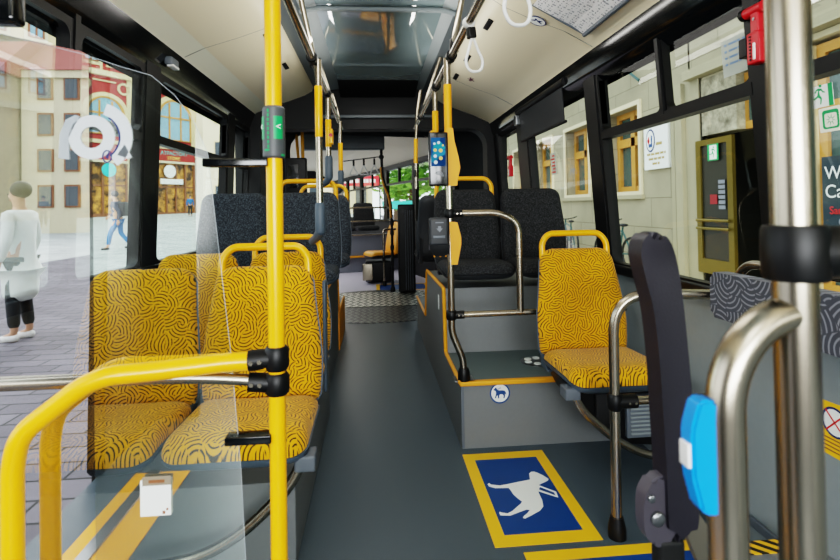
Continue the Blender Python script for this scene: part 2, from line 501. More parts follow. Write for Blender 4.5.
def window(idx, side, y0, y1, z0, z1, transom=None, dividers=()):
    """glazed side window: black gasket with rounded corners, a pane, and an opening top light"""
    f = Xr if side > 0 else Xl
    F = lambda u, v, d: (f(v)+d*side, u, v)
    m = MB().ring(rrect(y0-.02, y1+.02, z0-.03, z1+.03, .02), rrect(y0+.012, y1-.012, z0+.012, z1-.012, .05), F, -.012, .03)
    w = struct(m.build('window_%d' % idx, 'black_plastic', ang=30))
    p = MB().quad(F(y0, z0, .02), F(y1, z0, .02), F(y1, z1, .02), F(y0, z1, .02)).build('pane', 'window_glass', w, smooth=False)
    if transom:
        t = MB().prism([(y0, transom-.026), (y1, transom-.026), (y1, transom+.014), (y0, transom+.014)], F, -.014, .035)
        t.build('transom', 'black_plastic', w, smooth=False)
        for (a, b) in dividers:
            MB().prism([(a, transom), (b, transom), (b, z1), (a, z1)], F, -.016, .032).build('mullion', 'black_plastic', w, smooth=False)
        spans = [y0]+[q for ab in dividers for q in ab]+[y1]
        for k in range(0, len(spans), 2):
            MB().ring(rrect(spans[k], spans[k+1], transom+.01, z1, .02), rrect(spans[k]+.012, spans[k+1]-.012, transom+.022, z1-.006, .035), F, -.004, .028).build('top_light_frame', 'black_plastic', w, ang=30)
    return w
W = {}
W[1] = window(1, 1, -2.25, 1.46, .83, 1.855, 1.51, ((-.38, -.35), (.57, .6)))
W[2] = window(2, 1, 1.54, 2.645, .83, 1.855, 1.51, ((2.04, 2.066),))
W[3] = window(3, 1, 2.80, 3.92, .83, 1.855)
W[4] = window(4, 1, 4.2, 4.86, .83, 1.855)
W[5] = window(5, -1, 1.12, 2.125, .86, 1.885)
W[6] = window(6, -1, 2.185, 2.765, .86, 1.885, 1.535)
W[7] = window(7, -1, 2.965, 4.28, .86, 1.885, 1.545)
W[8] = window(8, -1, 4.49, 5.0, .86, 1.885, 1.55)

# glossy black channels above the windows, outer skin, roof
def prof(name, pts, y0, y1, m, ang=30):
    A = [(x, y0, z) for x, z in pts]; B = [(x, y1, z) for x, z in pts]
    return struct(MB().strip(A, B).build(name, m, ang=ang))
prof('trim_13', [(1.21, 1.79), (1.165, 1.83), (1.15, 1.86), (1.13, 1.945)], -2.3, 5.05, 'black_gloss')
prof('trim_14', [(-1.2, 1.86), (-1.165, 1.9), (-1.15, 1.95), (-1.11, 2.045)], -2.3, 5.05, 'black_gloss')
prof('trim_15', [(1.33, 1.82), (1.3, 2.1), (.9, 2.36), (-.9, 2.36), (-1.3, 2.1), (-1.3, 1.87)], -2.4, 5.2, 'dark_panel')
# cream cove panels with rounded section
def cove(pts, y0, y1, name, m):
    return prof(name, pts, y0, y1, m, 60)
struct(cove([(1.13, 1.945), (1.12, 1.96), (.97, 2.03), (.8, 2.09), (.66, 2.15), (.6, 2.19), (.585, 2.23)], -2.3, 5.0, 'ceiling', 'cream_panel'))
struct(cove([(-.985, 2.105), (-.8, 2.165), (-.65, 2.22), (-.58, 2.26), (-.565, 2.3)], -2.3, 5.0, 'ceiling', 'cream_panel'))
struct(cove([(-1.11, 2.045), (-1.1, 2.055), (-.985, 2.105)], -2.3, 5.0, 'ceiling', 'cream_strip'))
# middle of the ceiling: dark side channels, sloped hatch surrounds, end slope
prof('ceiling', [(.585, 2.23), (.56, 2.25), (.47, 2.25)], -2.3, 5.0, 'ceiling_dark')
prof('ceiling', [(-.565, 2.3), (-.5, 2.28), (-.4, 2.26)], -2.3, 5.0, 'ceiling_dark')
prof('ceiling', [(.47, 2.25), (.4, 2.275)], -2.3, 4.95, 'ceiling_grey')
prof('ceiling', [(-.4, 2.26), (-.31, 2.275)], -2.3, 4.95, 'ceiling_grey')
prof('ceiling', [(-.31, 2.275), (.4, 2.275)], -2.3, 2.91, 'hatch')
struct(MB().quad((-.31, 4.55, 2.27), (.4, 4.55, 2.27), (.4, 4.98, 2.2), (-.31, 4.98, 2.2)).build('ceiling', 'black_plastic'))
# panel joints, small dark slots and screw heads on the coves
def on_right(x):
    pts = [(1.13, 1.945), (.97, 2.03), (.8, 2.09), (.66, 2.15), (.6, 2.19)]
    for (a, b), (c, d) in zip(pts, pts[1:]):
        if c <= x <= a: return b+(d-b)*(a-x)/(a-c)
def on_left(x):
    pts = [(-1.11, 2.045), (-.985, 2.105), (-.8, 2.165), (-.65, 2.22), (-.58, 2.26)]
    for (a, b), (c, d) in zip(pts, pts[1:]):
        if a <= x <= c: return b+(d-b)*(x-a)/(c-a)

# roof hatch
h = thing('roof_hatch', 'glossy blue-grey acrylic roof hatch with a pale rim in the middle of the ceiling', 'roof hatch')
MB().box(-.31, .4, 2.93, 4.55, 2.262, 2.275).build('acrylic_panel', 'hatch', h, smooth=False)
m = MB().tube([(-.4, 2.9, 2.235), (-.31, 2.9, 2.255), (.4, 2.9, 2.255), (.47, 2.9, 2.235)], .014, .03)
m.build('rim', 'wall_grey', h)

def slot(x, y, side, label):
    z = (on_right if side > 0 else on_left)(x); tilt = -.36 if side > 0 else .36
    m = MB().box(-.016, .016, -.075, .075, -.004, .004, .004)
    o = m.build('air_slot', 'black_plastic', rot=(0, -tilt if side > 0 else -tilt, 0), loc=(x, y, z-.004))
    o.rotation_euler = (0, .42 if side > 0 else -.36, 0)
    return tag(o, label, 'air slot', 'air slots in the ceiling panels')
for k, y in enumerate((2.2, 2.84, 3.5, 4.0, 4.6)):
    slot(.645, y, 1, 'black air slot on the cream ceiling panel above the dark seats')
for k, y in enumerate((2.55, 3.3, 3.95)):
    slot(-.65, y, -1, 'black air slot on the cream ceiling panel behind the yellow pole')
# hoop around the articulation
def hoop(y0, y1, name, X=None, zt=1.9):
    outer = [(-1.3, -.05), (1.3, -.05), (1.3, 2.36), (-1.3, 2.36)]
    m = MB()
    m.ring(rrect(-1.3, 1.3, -.06, 2.36, .02), rrect(-1.07, 1.1, -.03, zt, .16), XZ, y0, y1)
    return m
b = hoop(5.0, 5.2, 'wall_back'); struct(b.build('wall_back', 'dark_panel', ang=30))
struct(MB().box(-.55, .58, 4.96, 5.0, 2.0, 2.03, .006).build('trim_16', 'ceiling_dark'))
# front end of the bus (behind the camera): low dash, windscreen frame
struct(MB().box(-1.25, 1.25, -2.4, -2.3, -.06, .9).box(-1.25, 1.25, -2.4, -2.3, 1.95, 2.36).box(-1.25, -1.15, -2.4, -2.3, .9, 1.95).box(1.15, 1.25, -2.4, -2.3, .9, 1.95).build('wall_front', 'dark_panel', smooth=False))
# door opening on the left: header, threshold
struct(MB().box(-1.28, -1.14, -.3, 1.08, 1.9, 2.1).build('door_1', 'black_plastic', smooth=False))
struct(MB().box(-1.06, -.83, -.24, 1.3, 0, .004).build('trim_17', 'yellow_trim', smooth=False))
struct(MB().box(-1.0, -.955, -.24, 1.3, .004, .012).build('trim_18', 'steel_dark', smooth=False))

# ------------------------------------------------------------------ raised platforms under the seats
PR = [(2.45, 0), (2.45, .31), (2.955, .31), (3.0, .67), (3.98, .655), (4.11, .285), (5.0, .28), (5.0, 0)]
struct(MB().prism(PR, YZ, .39, 1.25).build('floor', 'podium_grey', smooth=False))
struct(MB().box(.4, 1.25, 2.46, 2.95, .31, .3115).build('floor', 'podium_top', smooth=False))
def edging(name, pts, x, side):
    m = MB()
    m.tube([(x, y, z) for y, z in pts], .011, .02, seg=8)
    return struct(m.build(name, 'yellow_trim'))
edging('trim_19', [(2.45, .312), (2.955, .312), (3.0, .672), (3.98, .657), (4.11, .287), (5.0, .282)], .389, 1)
struct(MB().box(.385, 1.25, 2.438, 2.47, .296, .316, .004).build('trim_20', 'yellow_trim'))
struct(MB().box(.39, .404, 2.442, 2.45, .005, .3, .002).build('trim_21', 'grey_plastic'))
# left: plinth of the yellow seats, step of the grey seats
struct(MB().box(-1.215, -.27, 1.72, 2.96, 0, .27, .006).build('floor', 'podium_grey', ang=30))
PL = [(2.96, 0), (2.96, .31), (3.0, .64), (4.2, .64), (4.3, .3), (5.0, .3), (5.0, 0)]
struct(MB().prism(PL, YZ, -1.215, -.31).build('floor', 'podium_grey', smooth=False))
edging('trim_22', [(3.0, .642), (4.2, .642), (4.3, .302), (5.0, .302)], -.309, -1)
struct(MB().box(-.315, -.3, 4.25, 5.0, 0, .3, .003).build('trim_23', 'yellow_trim'))
# round tie-down plate on the step
pl = thing('floor_anchor_plate', 'round steel floor plate with pale rubber studs on the raised step', 'floor plate', (.845, 2.72, .3115))
MB().lathe([(.088, 0), (.088, .003), (.08, .005)], seg=32).build('disc', 'steel_dark', pl)
for k in range(6):
    a = 2*PI*k/6+.3; r = .052
    MB().lathe([(.02, .005), (.019, .008)], at=(r*math.cos(a), r*math.sin(a), 0), seg=14).build('stud', 'sign_white', pl)

# ------------------------------------------------------------------ seats
def pad(fn_mid, fn_n, hw, nu=18, nv=20, th_f=.05, th_b=.012, length=.45, crown=None):
    """closed upholstered pad. fn_mid(v)->(y,z) centre line, fn_n(v)->(ny,nz) outward normal, hw(v) half width"""
    m = MB(); G = []
    edge = lambda u, v: (max(0, 1-abs(u)**6)*max(0, 1-abs(2*v-1)**10))**.5
    for side in (1, -1):
        rows = []
        for j in range(nv+1):
            v = .5-.5*math.cos(PI*j/nv); row = []
            for i in range(nu+1):
                u = math.sin(PI/2*(2*i/nu-1)); bd = i in (0, nu) or j in (0, nv)
                if side < 0 and bd: row.append(G[0][j][i]); continue
                y, z = fn_mid(v); ny, nz = fn_n(v); e = edge(u, v)
                off = th_f*e+(crown(u, v) if crown else 0)*e if side > 0 else -th_b*e
                row.append(m.bm.verts.new((u*hw(v), y+ny*off, z+nz*off)))
            rows.append(row)
        G.append(rows)
    for rows in G:
        for j in range(nv):
            for i in range(nu):
                vs = [rows[j][i], rows[j][i+1], rows[j+1][i+1], rows[j+1][i]]
                if len(set(vs)) == 4:
                    fc = m.bm.faces.new(vs)
                    for l, (a, b) in zip(fc.loops, ((i, j), (i+1, j), (i+1, j+1), (i, j+1))):
                        u = math.sin(PI/2*(2*a/nu-1)); v = .5-.5*math.cos(PI*b/nv)
                        l[m.uv].uv = (u*hw(v)+.3, v*length+.1)
    return m
def back_hw(top, bot=.205, r=.06, H=.49):
    def f(v):
        s = v*H; w = bot+.008*math.sin(PI*min(1, v*1.3))
        w = w+(top-w)*max(0, (v-.3)/.7)**1.25
        if s > H-r: d = s-(H-r); w -= r-math.sqrt(max(0, r*r-d*d))*1.0
        if s < .03: w -= .03-math.sqrt(max(0, .03**2-(.03-s)**2))
        return w
    return f
def seat_hw(front=.208, rear=.205, r=.055, D=.44):
    def f(v):
        s = v*D; w = front+(rear-front)*v
        if s < r: d = r-s; w -= r-math.sqrt(max(0, r*r-d*d))
        if s > D-.03: d = s-(D-.03); w -= .03-math.sqrt(max(0, .03**2-d*d))
        return w
    return f
def make_seat(name, label, cat, fabric, shell, top=.172, handle=True, group=None, H=.485, support=None):
    t = thing(name, label, cat, group=group)
    z0 = .45
    mid = lambda v: (.055+.085*v-.02*math.sin(PI*v), z0+H*v)
    nrm = lambda v: (-.985, .17)
    hw = back_hw(top, H=H)
    pad(mid, nrm, hw, th_f=.04, th_b=.0, length=H, crown=lambda u, v: .016*(abs(u)**3)-.008*math.cos(PI*(v-.5)), ).build('backrest', fabric, t, ang=70)
    mid2 = lambda v: (mid(v)[0]+.008, mid(v)[1]-.004)
    pad(mid2, nrm, lambda v: hw(v)+.004, th_f=.0, th_b=.03, length=H, nu=14, nv=14).build('back_shell', shell, t, ang=70)
    D = .385
    smid = lambda v: (-.352+D*v, .462-.012*v-.022*max(0, 1-v*4)**2)
    pad(smid, lambda v: (-.1*max(0, 1-v*3), .99), seat_hw(D=D), th_f=.045, th_b=.0, length=D, crown=lambda u, v: .014*abs(u)**3).build('seat', fabric, t, ang=70)
    smid2 = lambda v: (smid(v)[0]+.004, smid(v)[1]-.004)
    pad(smid2, lambda v: (0, .99), lambda v: seat_hw(D=D)(v)+.004, th_f=.0, th_b=.045, length=D, nu=14, nv=14).build('seat_shell', shell, t, ang=70)
    # side arms of the shell joining back and seat
    for s in (-1, 1): MB().prism([(-.02, .40), (.07, .40), (.13, .6), (.1, .6), (.045, .46)], YZ, s*.185-.012, s*.185+.012).build('shell_bracket', shell, t, smooth=False)
    if handle:
        zt = z0+H; w = top-.012
        MB().tube([(-w, .135, zt-.055), (-w, .142, zt+.03), (-w+.035, .15, zt+.072), (w-.035, .15, zt+.072), (w, .142, zt+.03), (w, .135, zt-.055)], .0145, .05, seg=14).build('grab_handle', 'yellow_paint', t)
    return t
def support_tube(t, side):
    """cantilever tube from the aisle edge down to the side wall; side = direction of the wall"""
    MB().tube([(-side*.19, -.3, .405), (-side*.15, -.3, .33), (-side*.02, -.3, .21), (side*.1, -.3, .145), (side*.29, -.3, .12)], .0165, .1).build('support_tube', 'chrome', t)
    MB().box(-side*.2-.03, -side*.2+.03, -.33, -.26, .385, .43, .006).build('support_bracket', 'grey_plastic', t)

yel = make_seat('bus_seat', '', 'seat', 'yellow_fabric', 'seat_shell')
place(yel, (-.415, 1.87, 0), 'yellow patterned aisle seat with arched yellow handle, right behind the yellow pole', group=None)
yw = make_seat('bus_seat', 'yellow patterned window seat next to the door glass, without a handle, front row', 'seat', 'yellow_fabric', 'seat_shell', top=.182, handle=False)
yw.location = (-.85, 1.87, 0)
y3 = place(dup(yel), (-.435, 2.5, 0), 'yellow patterned aisle seat in the second row, mostly hidden behind another yellow seat')
y4 = place(dup(yw), (-.86, 2.5, 0), 'yellow patterned window seat in the second row, only its top showing')
yr = place(dup(yel), (.955, 2.3, 0), 'single yellow patterned seat with yellow handle in front of the grey step')
support_tube(yr, 1)
support_tube(yel, -1)
# grey flank panel seen beside the first aisle seat
MB().box(.2, .215, -.2, -.135, .35, .83, .006).build('side_shield', 'seat_shell', y3)

gs = make_seat('bus_seat', '', 'seat', 'grey_fabric', 'seat_shell', top=.19, handle=True)
place(gs, (-.425, 3.2, .315), 'blue-grey aisle seat behind the yellow seats, a steel pole rising from its yellow handle')
gw = make_seat('bus_seat', 'blue-grey window seat behind the yellow seats, wide high back without a handle', 'seat', 'grey_fabric', 'seat_shell', top=.195, handle=False)
gw.location = (-.872, 3.2, .315)
g3 = place(dup(gs), (-.4, 4.0, .315), 'blue-grey aisle seat in the row behind, only a slice of its side showing')
g4 = place(dup(gw), (-.86, 4.0, .315), 'blue-grey window seat in the row behind, hidden by the high-backed seat before it')
ds = make_seat('bus_seat', '', 'seat', 'dark_fabric', 'charcoal', top=.195, handle=True)
place(ds, (.585, 3.24, .32), 'dark charcoal aisle seat on the raised step behind the ticket reader')
dw = make_seat('bus_seat', 'dark charcoal window seat on the raised step behind the yellow single seat', 'seat', 'dark_fabric', 'charcoal', top=.195, handle=False)
dw.location = (1.025, 3.24, .32)
db = place(dup(dw), (.59, 3.98, .32), 'dark charcoal seat facing the rear, back to back with the seats on the step', PI)
db.location = (.535, 4.12, .30)
# ------------------------------------------------------------------ poles and rails
def clamp(parent, c, rx, rz, m='black_plastic', ext=None, bolts=True):
    """moulded black joint around a pole, with an optional sleeve along ext=(dx, dz)"""
    b = MB().lathe([(rx*.8, -rz), (rx, -rz*.7), (rx, rz*.7), (rx*.8, rz)], at=c)
    if ext:
        p = Vector(c); q = p+Vector(ext); b.tube([p, q], rz*.86, seg=18)
    o = b.build('pole_joint', m, parent)
    if ext and bolts:
        d = Vector(ext)
        for k in (.55, .85):
            p = Vector(c)+d*k
            MB().lathe([(.0045, 0), (.004, .003)], at=(p.x, p.y-rz*.86-.002, p.z), axis='Y', seg=10).build('bolt', 'chrome', o)
    return o

# front yellow pole with its barrier
yp = thing('grab_pole', 'bright yellow upright pole with grey and green sleeve in front of the yellow seats', 'pole', (0, 0, 0))
PX, PY = -.203, 1.08
MB().tube([(PX, PY, 0), (PX, PY, 2.26)], .0165, seg=24).build('pole', 'yellow_paint', yp)
MB().lathe([(.05, 0), (.05, .01), (.03, .03)], at=(PX, PY, 0)).build('foot_flange', 'black_plastic', yp)
sl = MB().lathe([(.019, 1.252), (.0225, 1.256), (.0225, 1.354), (.019, 1.358)], at=(PX, PY, 0), seg=28).build('sleeve', 'sleeve_grey', yp)
def patch(name, a0, a1, z0, z1, r, m, parent, n=8, cx=PX, cy=PY):
    b = MB(); A = []; B = []
    for k in range(n+1):
        a = a0+(a1-a0)*k/n; A.append((cx+r*math.cos(a), cy+r*math.sin(a), z0)); B.append((cx+r*math.cos(a), cy+r*math.sin(a), z1))
    b.strip(A, B); return b.build(name, m, parent, ang=80)
for a in (-1.0, -2.75):
    b_ = patch('green_button', a-.42, a+.42, 1.29, 1.336, .0232, 'green_sign', sl)
    cx, cy = PX+.0238*math.cos(a), PY+.0238*math.sin(a)
    rz_ = a+PI/2
    text('<', .02, 'sign_white', b_, (cx, cy, 1.314), (PI/2, 0, rz_), 'chevron')
for k in range(9):
    z = 1.275+k*.009
    patch('green_dot', -1.98, -1.82, z-.003, z+.003, .0231, 'green_sign', sl, 3)
patch('green_swoosh', -2.3, -1.8, 1.266, 1.27, .0231, 'green_sign', sl, 6)
patch('green_swoosh', -.75, -.3, 1.256, 1.26, .0231, 'green_sign', sl, 6)
for z in (1.244, .692):
    z0 = -.34 if z > 1 else -.303
    o = MB().box(z0, PX-.01, 1.06, 1.092, z-.0085, z+.0085, .003).build('glass_bracket', 'black_gloss', yp)

bar = thing('barrier_rail', 'bent yellow tube barrier bolted to the yellow pole beside the door glass', 'rail')
MB().tube([(-.215, 1.08, .842), (-.28, 1.078, .845), (-.445, 1.055, .838), (-.535, 1.04, .838), (-.655, 1.02, .745), (-.668, 1.02, .69), (-.668, 1.02, .0)], .0185, [.08, .08, .06, .05, .04], seg=22).build('tube', 'yellow_paint', bar)
clamp(bar, (PX, PY, .848), .0245, .024, ext=(-.055, -.003, -.003))
MB().lathe([(.05, 0), (.05, .012), (.03, .03)], at=(-.668, 1.02, 0)).build('foot_flange', 'black_plastic', bar)
cb = thing('barrier_rail', 'thin steel rail running under the yellow barrier to the door side', 'rail')
MB().tube([(-.23, 1.08, .803), (-.33, 1.075, .815), (-.42, 1.07, .82), (-1.18, 1.06, .822)], .0115, .05).build('tube', 'chrome', cb)
clamp(cb, (PX, PY, .797), .0245, .022, ext=(-.055, -.003, .006))

# glass screen at the door
gl = thing('glass_screen', 'tall clear glass screen beside the door with stickers and reflections', 'glass screen')
GY = 1.075
F = lambda u, v, d: (u, GY+d, v)
GP = [(-1.17, .12), (-.265, .12), (-.268, .45), (-.275, .63), (-.292, .86), (-.333, 1.265), (-.36, 1.33), (-.395, 1.38), (-.44, 1.42), (-.50, 1.438), (-.57, 1.462), (-.72, 1.5), (-1.17, 1.6)]
GP1 = [(-.553, .12)]+GP[1:11]+[(-.553, 1.463)]; GP2 = [(-1.17, .12), (-.553, .12), (-.553, 1.463), (-.72, 1.5), (-1.17, 1.6)]
MB().prism(GP1, F, 0, .001).build('pane', 'screen_glass', gl, smooth=False)
MB().prism(GP2, F, 0, .001).build('mirror_pane', 'door_glass', gl, smooth=False)
GS = lambda u, v, d: (-.553+(u+.606)*.87, GY+d, 1.297+(v-1.302)*.87)
MB().tube([F(u, v, 0) for u, v in GP[1:]], .0006, seg=6).build('glass_edge', 'frosted_pale', gl)
# round audio symbol on the glass
lg = MB().ring(circ(-.606, 1.302, .05, 32), circ(-.606, 1.302, .0245, 32), GS, -.0022, -.0012).build('ring_symbol', 'frosted_white', gl, smooth=False)
def arcpoly(cx, cz, r0, r1, a0, a1, n=12, sx=1):
    P = [(cx+sx*r1*math.cos(a0+(a1-a0)*k/n), cz+r1*math.sin(a0+(a1-a0)*k/n)) for k in range(n+1)]
    P += [(cx+sx*r0*math.cos(a1-(a1-a0)*k/n), cz+r0*math.sin(a1-(a1-a0)*k/n)) for k in range(n+1)]
    return P
MB().prism(arcpoly(-.598, 1.302, .054, .08, -.95, 1.25), GS, -.0022, -.0012).prism([(-.552, 1.262), (-.528, 1.252), (-.52, 1.256), (-.535, 1.285)], GS, -.0022, -.0012).build('outer_arc', 'frosted_white', gl, smooth=False)
MB().prism([(-.632, 1.350), (-.642, 1.352), (-.662, 1.342), (-.675, 1.31), (-.678, 1.255), (-.655, 1.252), (-.656, 1.30)], GS, -.0022, -.0012).build('outer_arc', 'frosted_pale', gl, smooth=False)
MB().prism(arcpoly(-.598, 1.302, .0505, .0545, -.95, 1.0), GS, -.0024, -.0013).build('dark_gap', 'dark_blue', gl, smooth=False)
MB().ring(circ(-.573, 1.258, .011, 16, .015), circ(-.573, 1.258, .008, 16, .012), GS, -.003, -.0022).prism([(-.577, 1.256), (-.571, 1.252), (-.568, 1.266), (-.57, 1.268)], GS, -.003, -.0022).build('drop_symbol', 'dark_blue', gl, smooth=False)
# white notice with a small ticket holder
nt = thing('paper_notice', 'small white notice with a printed strip, stuck low on the glass screen', 'notice')
MB().box(-.485+.018, -.429+.02, GY-.004, GY-.0025, .552, .622).build('sheet', 'sign_white', nt, smooth=False)
MB().box(-.462, -.408, GY-.006, GY-.004, .612, .629).build('holder', 'plaster_tan', nt, smooth=False)
MB().box(-.45, -.42, GY-.0066, GY-.006, .617, .623).build('print_mark', 'wood_dark', nt, smooth=False)
MB().box(-.425, -.42, GY-.0045, GY-.0039, .555, .561).box(-.418, -.414, GY-.0045, GY-.0039, .562, .566).build('print_mark', 'wood_dark', nt, smooth=False)

# overhead rails
XRr, XL = .372, -.287
rl = thing('ceiling_rail', 'steel overhead grab rail along the cream ceiling above the grey and yellow seats', 'rail')
MB().tube([(XL, -.6, 1.862), (XL, 4.7, 1.862)], .0165, seg=18).build('tube', 'chrome', rl)
for y in (2.5, 3.25, 4.45): MB().lathe([(.02, -.035), (.026, -.028), (.026, .028), (.02, .035)], at=(XL, y, 1.862), axis='Y').build('pole_joint', 'black_plastic', rl)
for y, x2 in ((1.4, -.42), (2.66, -.36), (4.0, -.4)):
    hg = MB().tube([(XL, y, 1.862), (x2, y-.12, 2.255)], .013, seg=12).build('hanger', 'steel_warm', rl)
    MB().lathe([(.02, -.03), (.022, 0), (.02, .03)], at=(XL-.01, y-.01, 1.89)).build('hanger_joint', 'black_plastic', hg)
rr = thing('ceiling_rail', 'steel overhead grab rail with white hand straps above the ticket reader', 'rail')
MB().tube([(XRr, -.6, 1.85), (XRr, 4.7, 1.865)], .0165, seg=18).build('tube', 'chrome', rr)
for y in (2.44, 3.05, 4.1): MB().lathe([(.02, -.035), (.026, -.028), (.026, .028), (.02, .035)], at=(XRr, y, 1.86), axis='Y').build('pole_joint', 'black_plastic', rr)
for y, x2 in ((1.25, .5), (2.42, .43), (4.0, .5)):
    hg = MB().tube([(XRr, y, 1.86), (x2, y-.2, 2.25)], .0135, seg=12).build('hanger', 'steel_warm', rr)
    MB().lathe([(.02, -.03), (.022, 0), (.02, .03)], at=(XRr+.01, y-.02, 1.9)).build('hanger_joint', 'black_plastic', hg)

def stanchion(label, x, y, z0, z1, bands, foot=None, m='chrome', r=.0165, group=None):
    t = thing('grab_pole', label, 'pole', (x, y, 0), group=group)
    MB().tube([(0, 0, z0), (0, 0, z1)], r, seg=18).build('pole', m, t)
    for a, b in bands: MB().lathe([(r+.001, a), (r+.002, a+.002), (r+.002, b-.002), (r+.001, b)], seg=18).build('yellow_sleeve', 'yellow_paint', t)
    if foot: foot(t)
    return t
def seat_foot(z, x2, y2, z2):
    def f(t):
        s = MB().lathe([(.021, z-.01), (.0245, z), (.0245, z+.12), (.019, z+.135)]).build('socket', 'seat_shell', t)
        MB().tube([(0, 0, z), (x2*.4, y2*.4, z-.03), (x2, y2, z2)], .022, .02, r2=.02).build('socket_arm', 'seat_shell', s)
    return f
s1 = stanchion('steel pole with yellow upper sleeve standing on the handle of the second-row yellow seat', -.262, 2.52, 1.06, 1.86, [(1.49, 1.735)], seat_foot(1.04, -.05, .1, .985))
s2 = stanchion('steel pole with yellow sleeve and red stop button on the grey seat before the hoop', -.283, 3.28, 1.36, 1.86, [(1.53, 1.7)], seat_foot(1.34, -.05, .06, 1.3))
b = MB().box(.006, .03, -.03, .03, 1.545, 1.64, .008).build('stop_button', 'yellow_paint', s2)
MB().lathe([(.012, -.036), (.011, -.029)], at=(.018, 0, 1.6), axis='Y', seg=14).build('button_cap', 'red_plastic', b)
s3 = stanchion('thin steel pole with yellow sleeve farthest along the aisle over the grey seats', -.275, 4.3, 1.33, 1.86, [(1.42, 1.68)], seat_foot(1.32, -.03, .04, 1.28))

# pole with screen and ticket reader on the step
sp = thing('grab_pole', 'tall steel pole with yellow sleeves rising from the corner of the grey step', 'pole')
QX, QY = .356, 2.47
MB().tube([(QX, QY, 1.86), (QX, QY, .56), (.362, QY, .53), (.402, QY, .43), (.408, QY, .40), (.41, QY, .313)], .0165, .05, seg=20).build('pole', 'chrome', sp)
fb = MB().lathe([(.027, .312), (.03, .32), (.027, .36), (.021, .375)], at=(.41, QY, 0)).build('foot', 'black_plastic', sp)
MB().box(.365, .46, 2.455, 2.54, .311, .316, .001).build('foot_plate', 'steel_dark', sp, smooth=False)
YS = lambda u, v, d: (QX+u, QY+d, v)
MB().lathe([(.018, 1.5), (.019, 1.502), (.019, 1.73), (.018, 1.732)], at=(QX, QY, 0), seg=18).build('yellow_sleeve', 'yellow_soft', sp)
MB().prism([(-.012, 1.52), (.02, 1.52), (.026, 1.46), (.045, 1.38), (.052, 1.33), (.04, 1.28), (.036, 1.245), (-.012, 1.245)], YS, -.022, .022).build('yellow_cover', 'yellow_soft', sp, smooth=False)
MB().prism([(-.005, 1.075), (.033, 1.07), (.05, 1.0), (.05, .965), (.03, .87), (.0, .87)], YS, -.022, .022).build('yellow_cover', 'yellow_soft', sp, smooth=False)
scr = thing('ticket_reader', 'black ticket reader with glowing blue touch screen on the steel pole of the step', 'ticket reader')
b = MB().box(.254, .345, 2.405, 2.44, 1.243, 1.495, .008).build('housing', 'black_gloss', scr)
d_ = MB().box(.264, .331, 2.402, 2.406, 1.335, 1.468).build('display', 'display_glow', scr, smooth=False)
for k, (u, v, r, mm) in enumerate(((.28, 1.44, .006, 'icon_white'), (.3, 1.445, .007, 'icon_white'), (.32, 1.432, .005, 'icon_glow'), (.283, 1.41, .008, 'icon_glow'), (.309, 1.408, .009, 'icon_glow'), (.283, 1.382, .008, 'icon_white'), (.309, 1.372, .009, 'icon_glow'), (.285, 1.353, .009, 'icon_white'))):
    MB().lathe([(r, 0), (r, -.0008)], at=(u, 2.4018, v), axis='Y', seg=16).build('app_icon', mm, d_)
cr = MB()
for r in (.008, .014, .02): cr.prism(arcpoly(.3, 1.29, r-.0015, r+.0015, -.2, 2.6, 10), lambda u, v, d: (u, d, v), 2.4035, 2.405)
cr.build('contactless_symbol', 'grey_plastic', scr, smooth=False)
vl = thing('ticket_validator', 'dark grey ticket validator box mounted low on the steel pole of the step', 'ticket validator')
MB().box(.25, .34, 2.4, 2.45, .965, 1.095, .012).build('housing', 'charcoal', vl)
MB().prism([(.25, .97), (.34, .97), (.34, .93), (.315, .915), (.27, .92), (.25, .945)], lambda u, v, d: (u, d, v), 2.395, 2.45).build('lower_housing', 'black_gloss', vl, smooth=False)
MB().box(.266, .322, 2.396, 2.401, 1.0, 1.012, .002).build('ticket_slot', 'grey_plastic', vl)
MB().prism([(.282, 1.045), (.312, 1.045), (.297, 1.028)], lambda u, v, d: (u, d, v), 2.3975, 2.4).prism([(.29, 1.045), (.304, 1.045), (.304, 1.056), (.29, 1.056)], lambda u, v, d: (u, d, v), 2.3975, 2.4).build('arrow_mark', 'grey_text', vl, smooth=False)
MB().box(.278, .316, 2.397, 2.4, 1.07, 1.075).build('print_line', 'grey_text', vl, smooth=False)
for x in (.272, .3, .325): MB().lathe([(.004, 0), (.004, .01)], at=(x, 2.41, .912), seg=8).build('lamp_bead', 'yellow_trim', vl)

br = thing('barrier_rail', 'steel loop barrier across the front of the dark seats on the step', 'rail')
MB().tube([(QX, QY, 1.112), (.60, QY, 1.112), (.69, QY, 1.06), (.692, QY, .95), (.692, QY, .632)], .0165, [.07, .1, .05], seg=18).build('loop_tube', 'chrome', br)
MB().tube([(QX, QY, .628), (1.22, QY, .632)], .0145, seg=16).build('cross_tube', 'chrome', br)
clamp(br, (QX, QY, 1.112), .026, .022, ext=(.06, -.002, 0))
clamp(br, (QX, QY, .628), .026, .022, ext=(.06, -.002, 0))

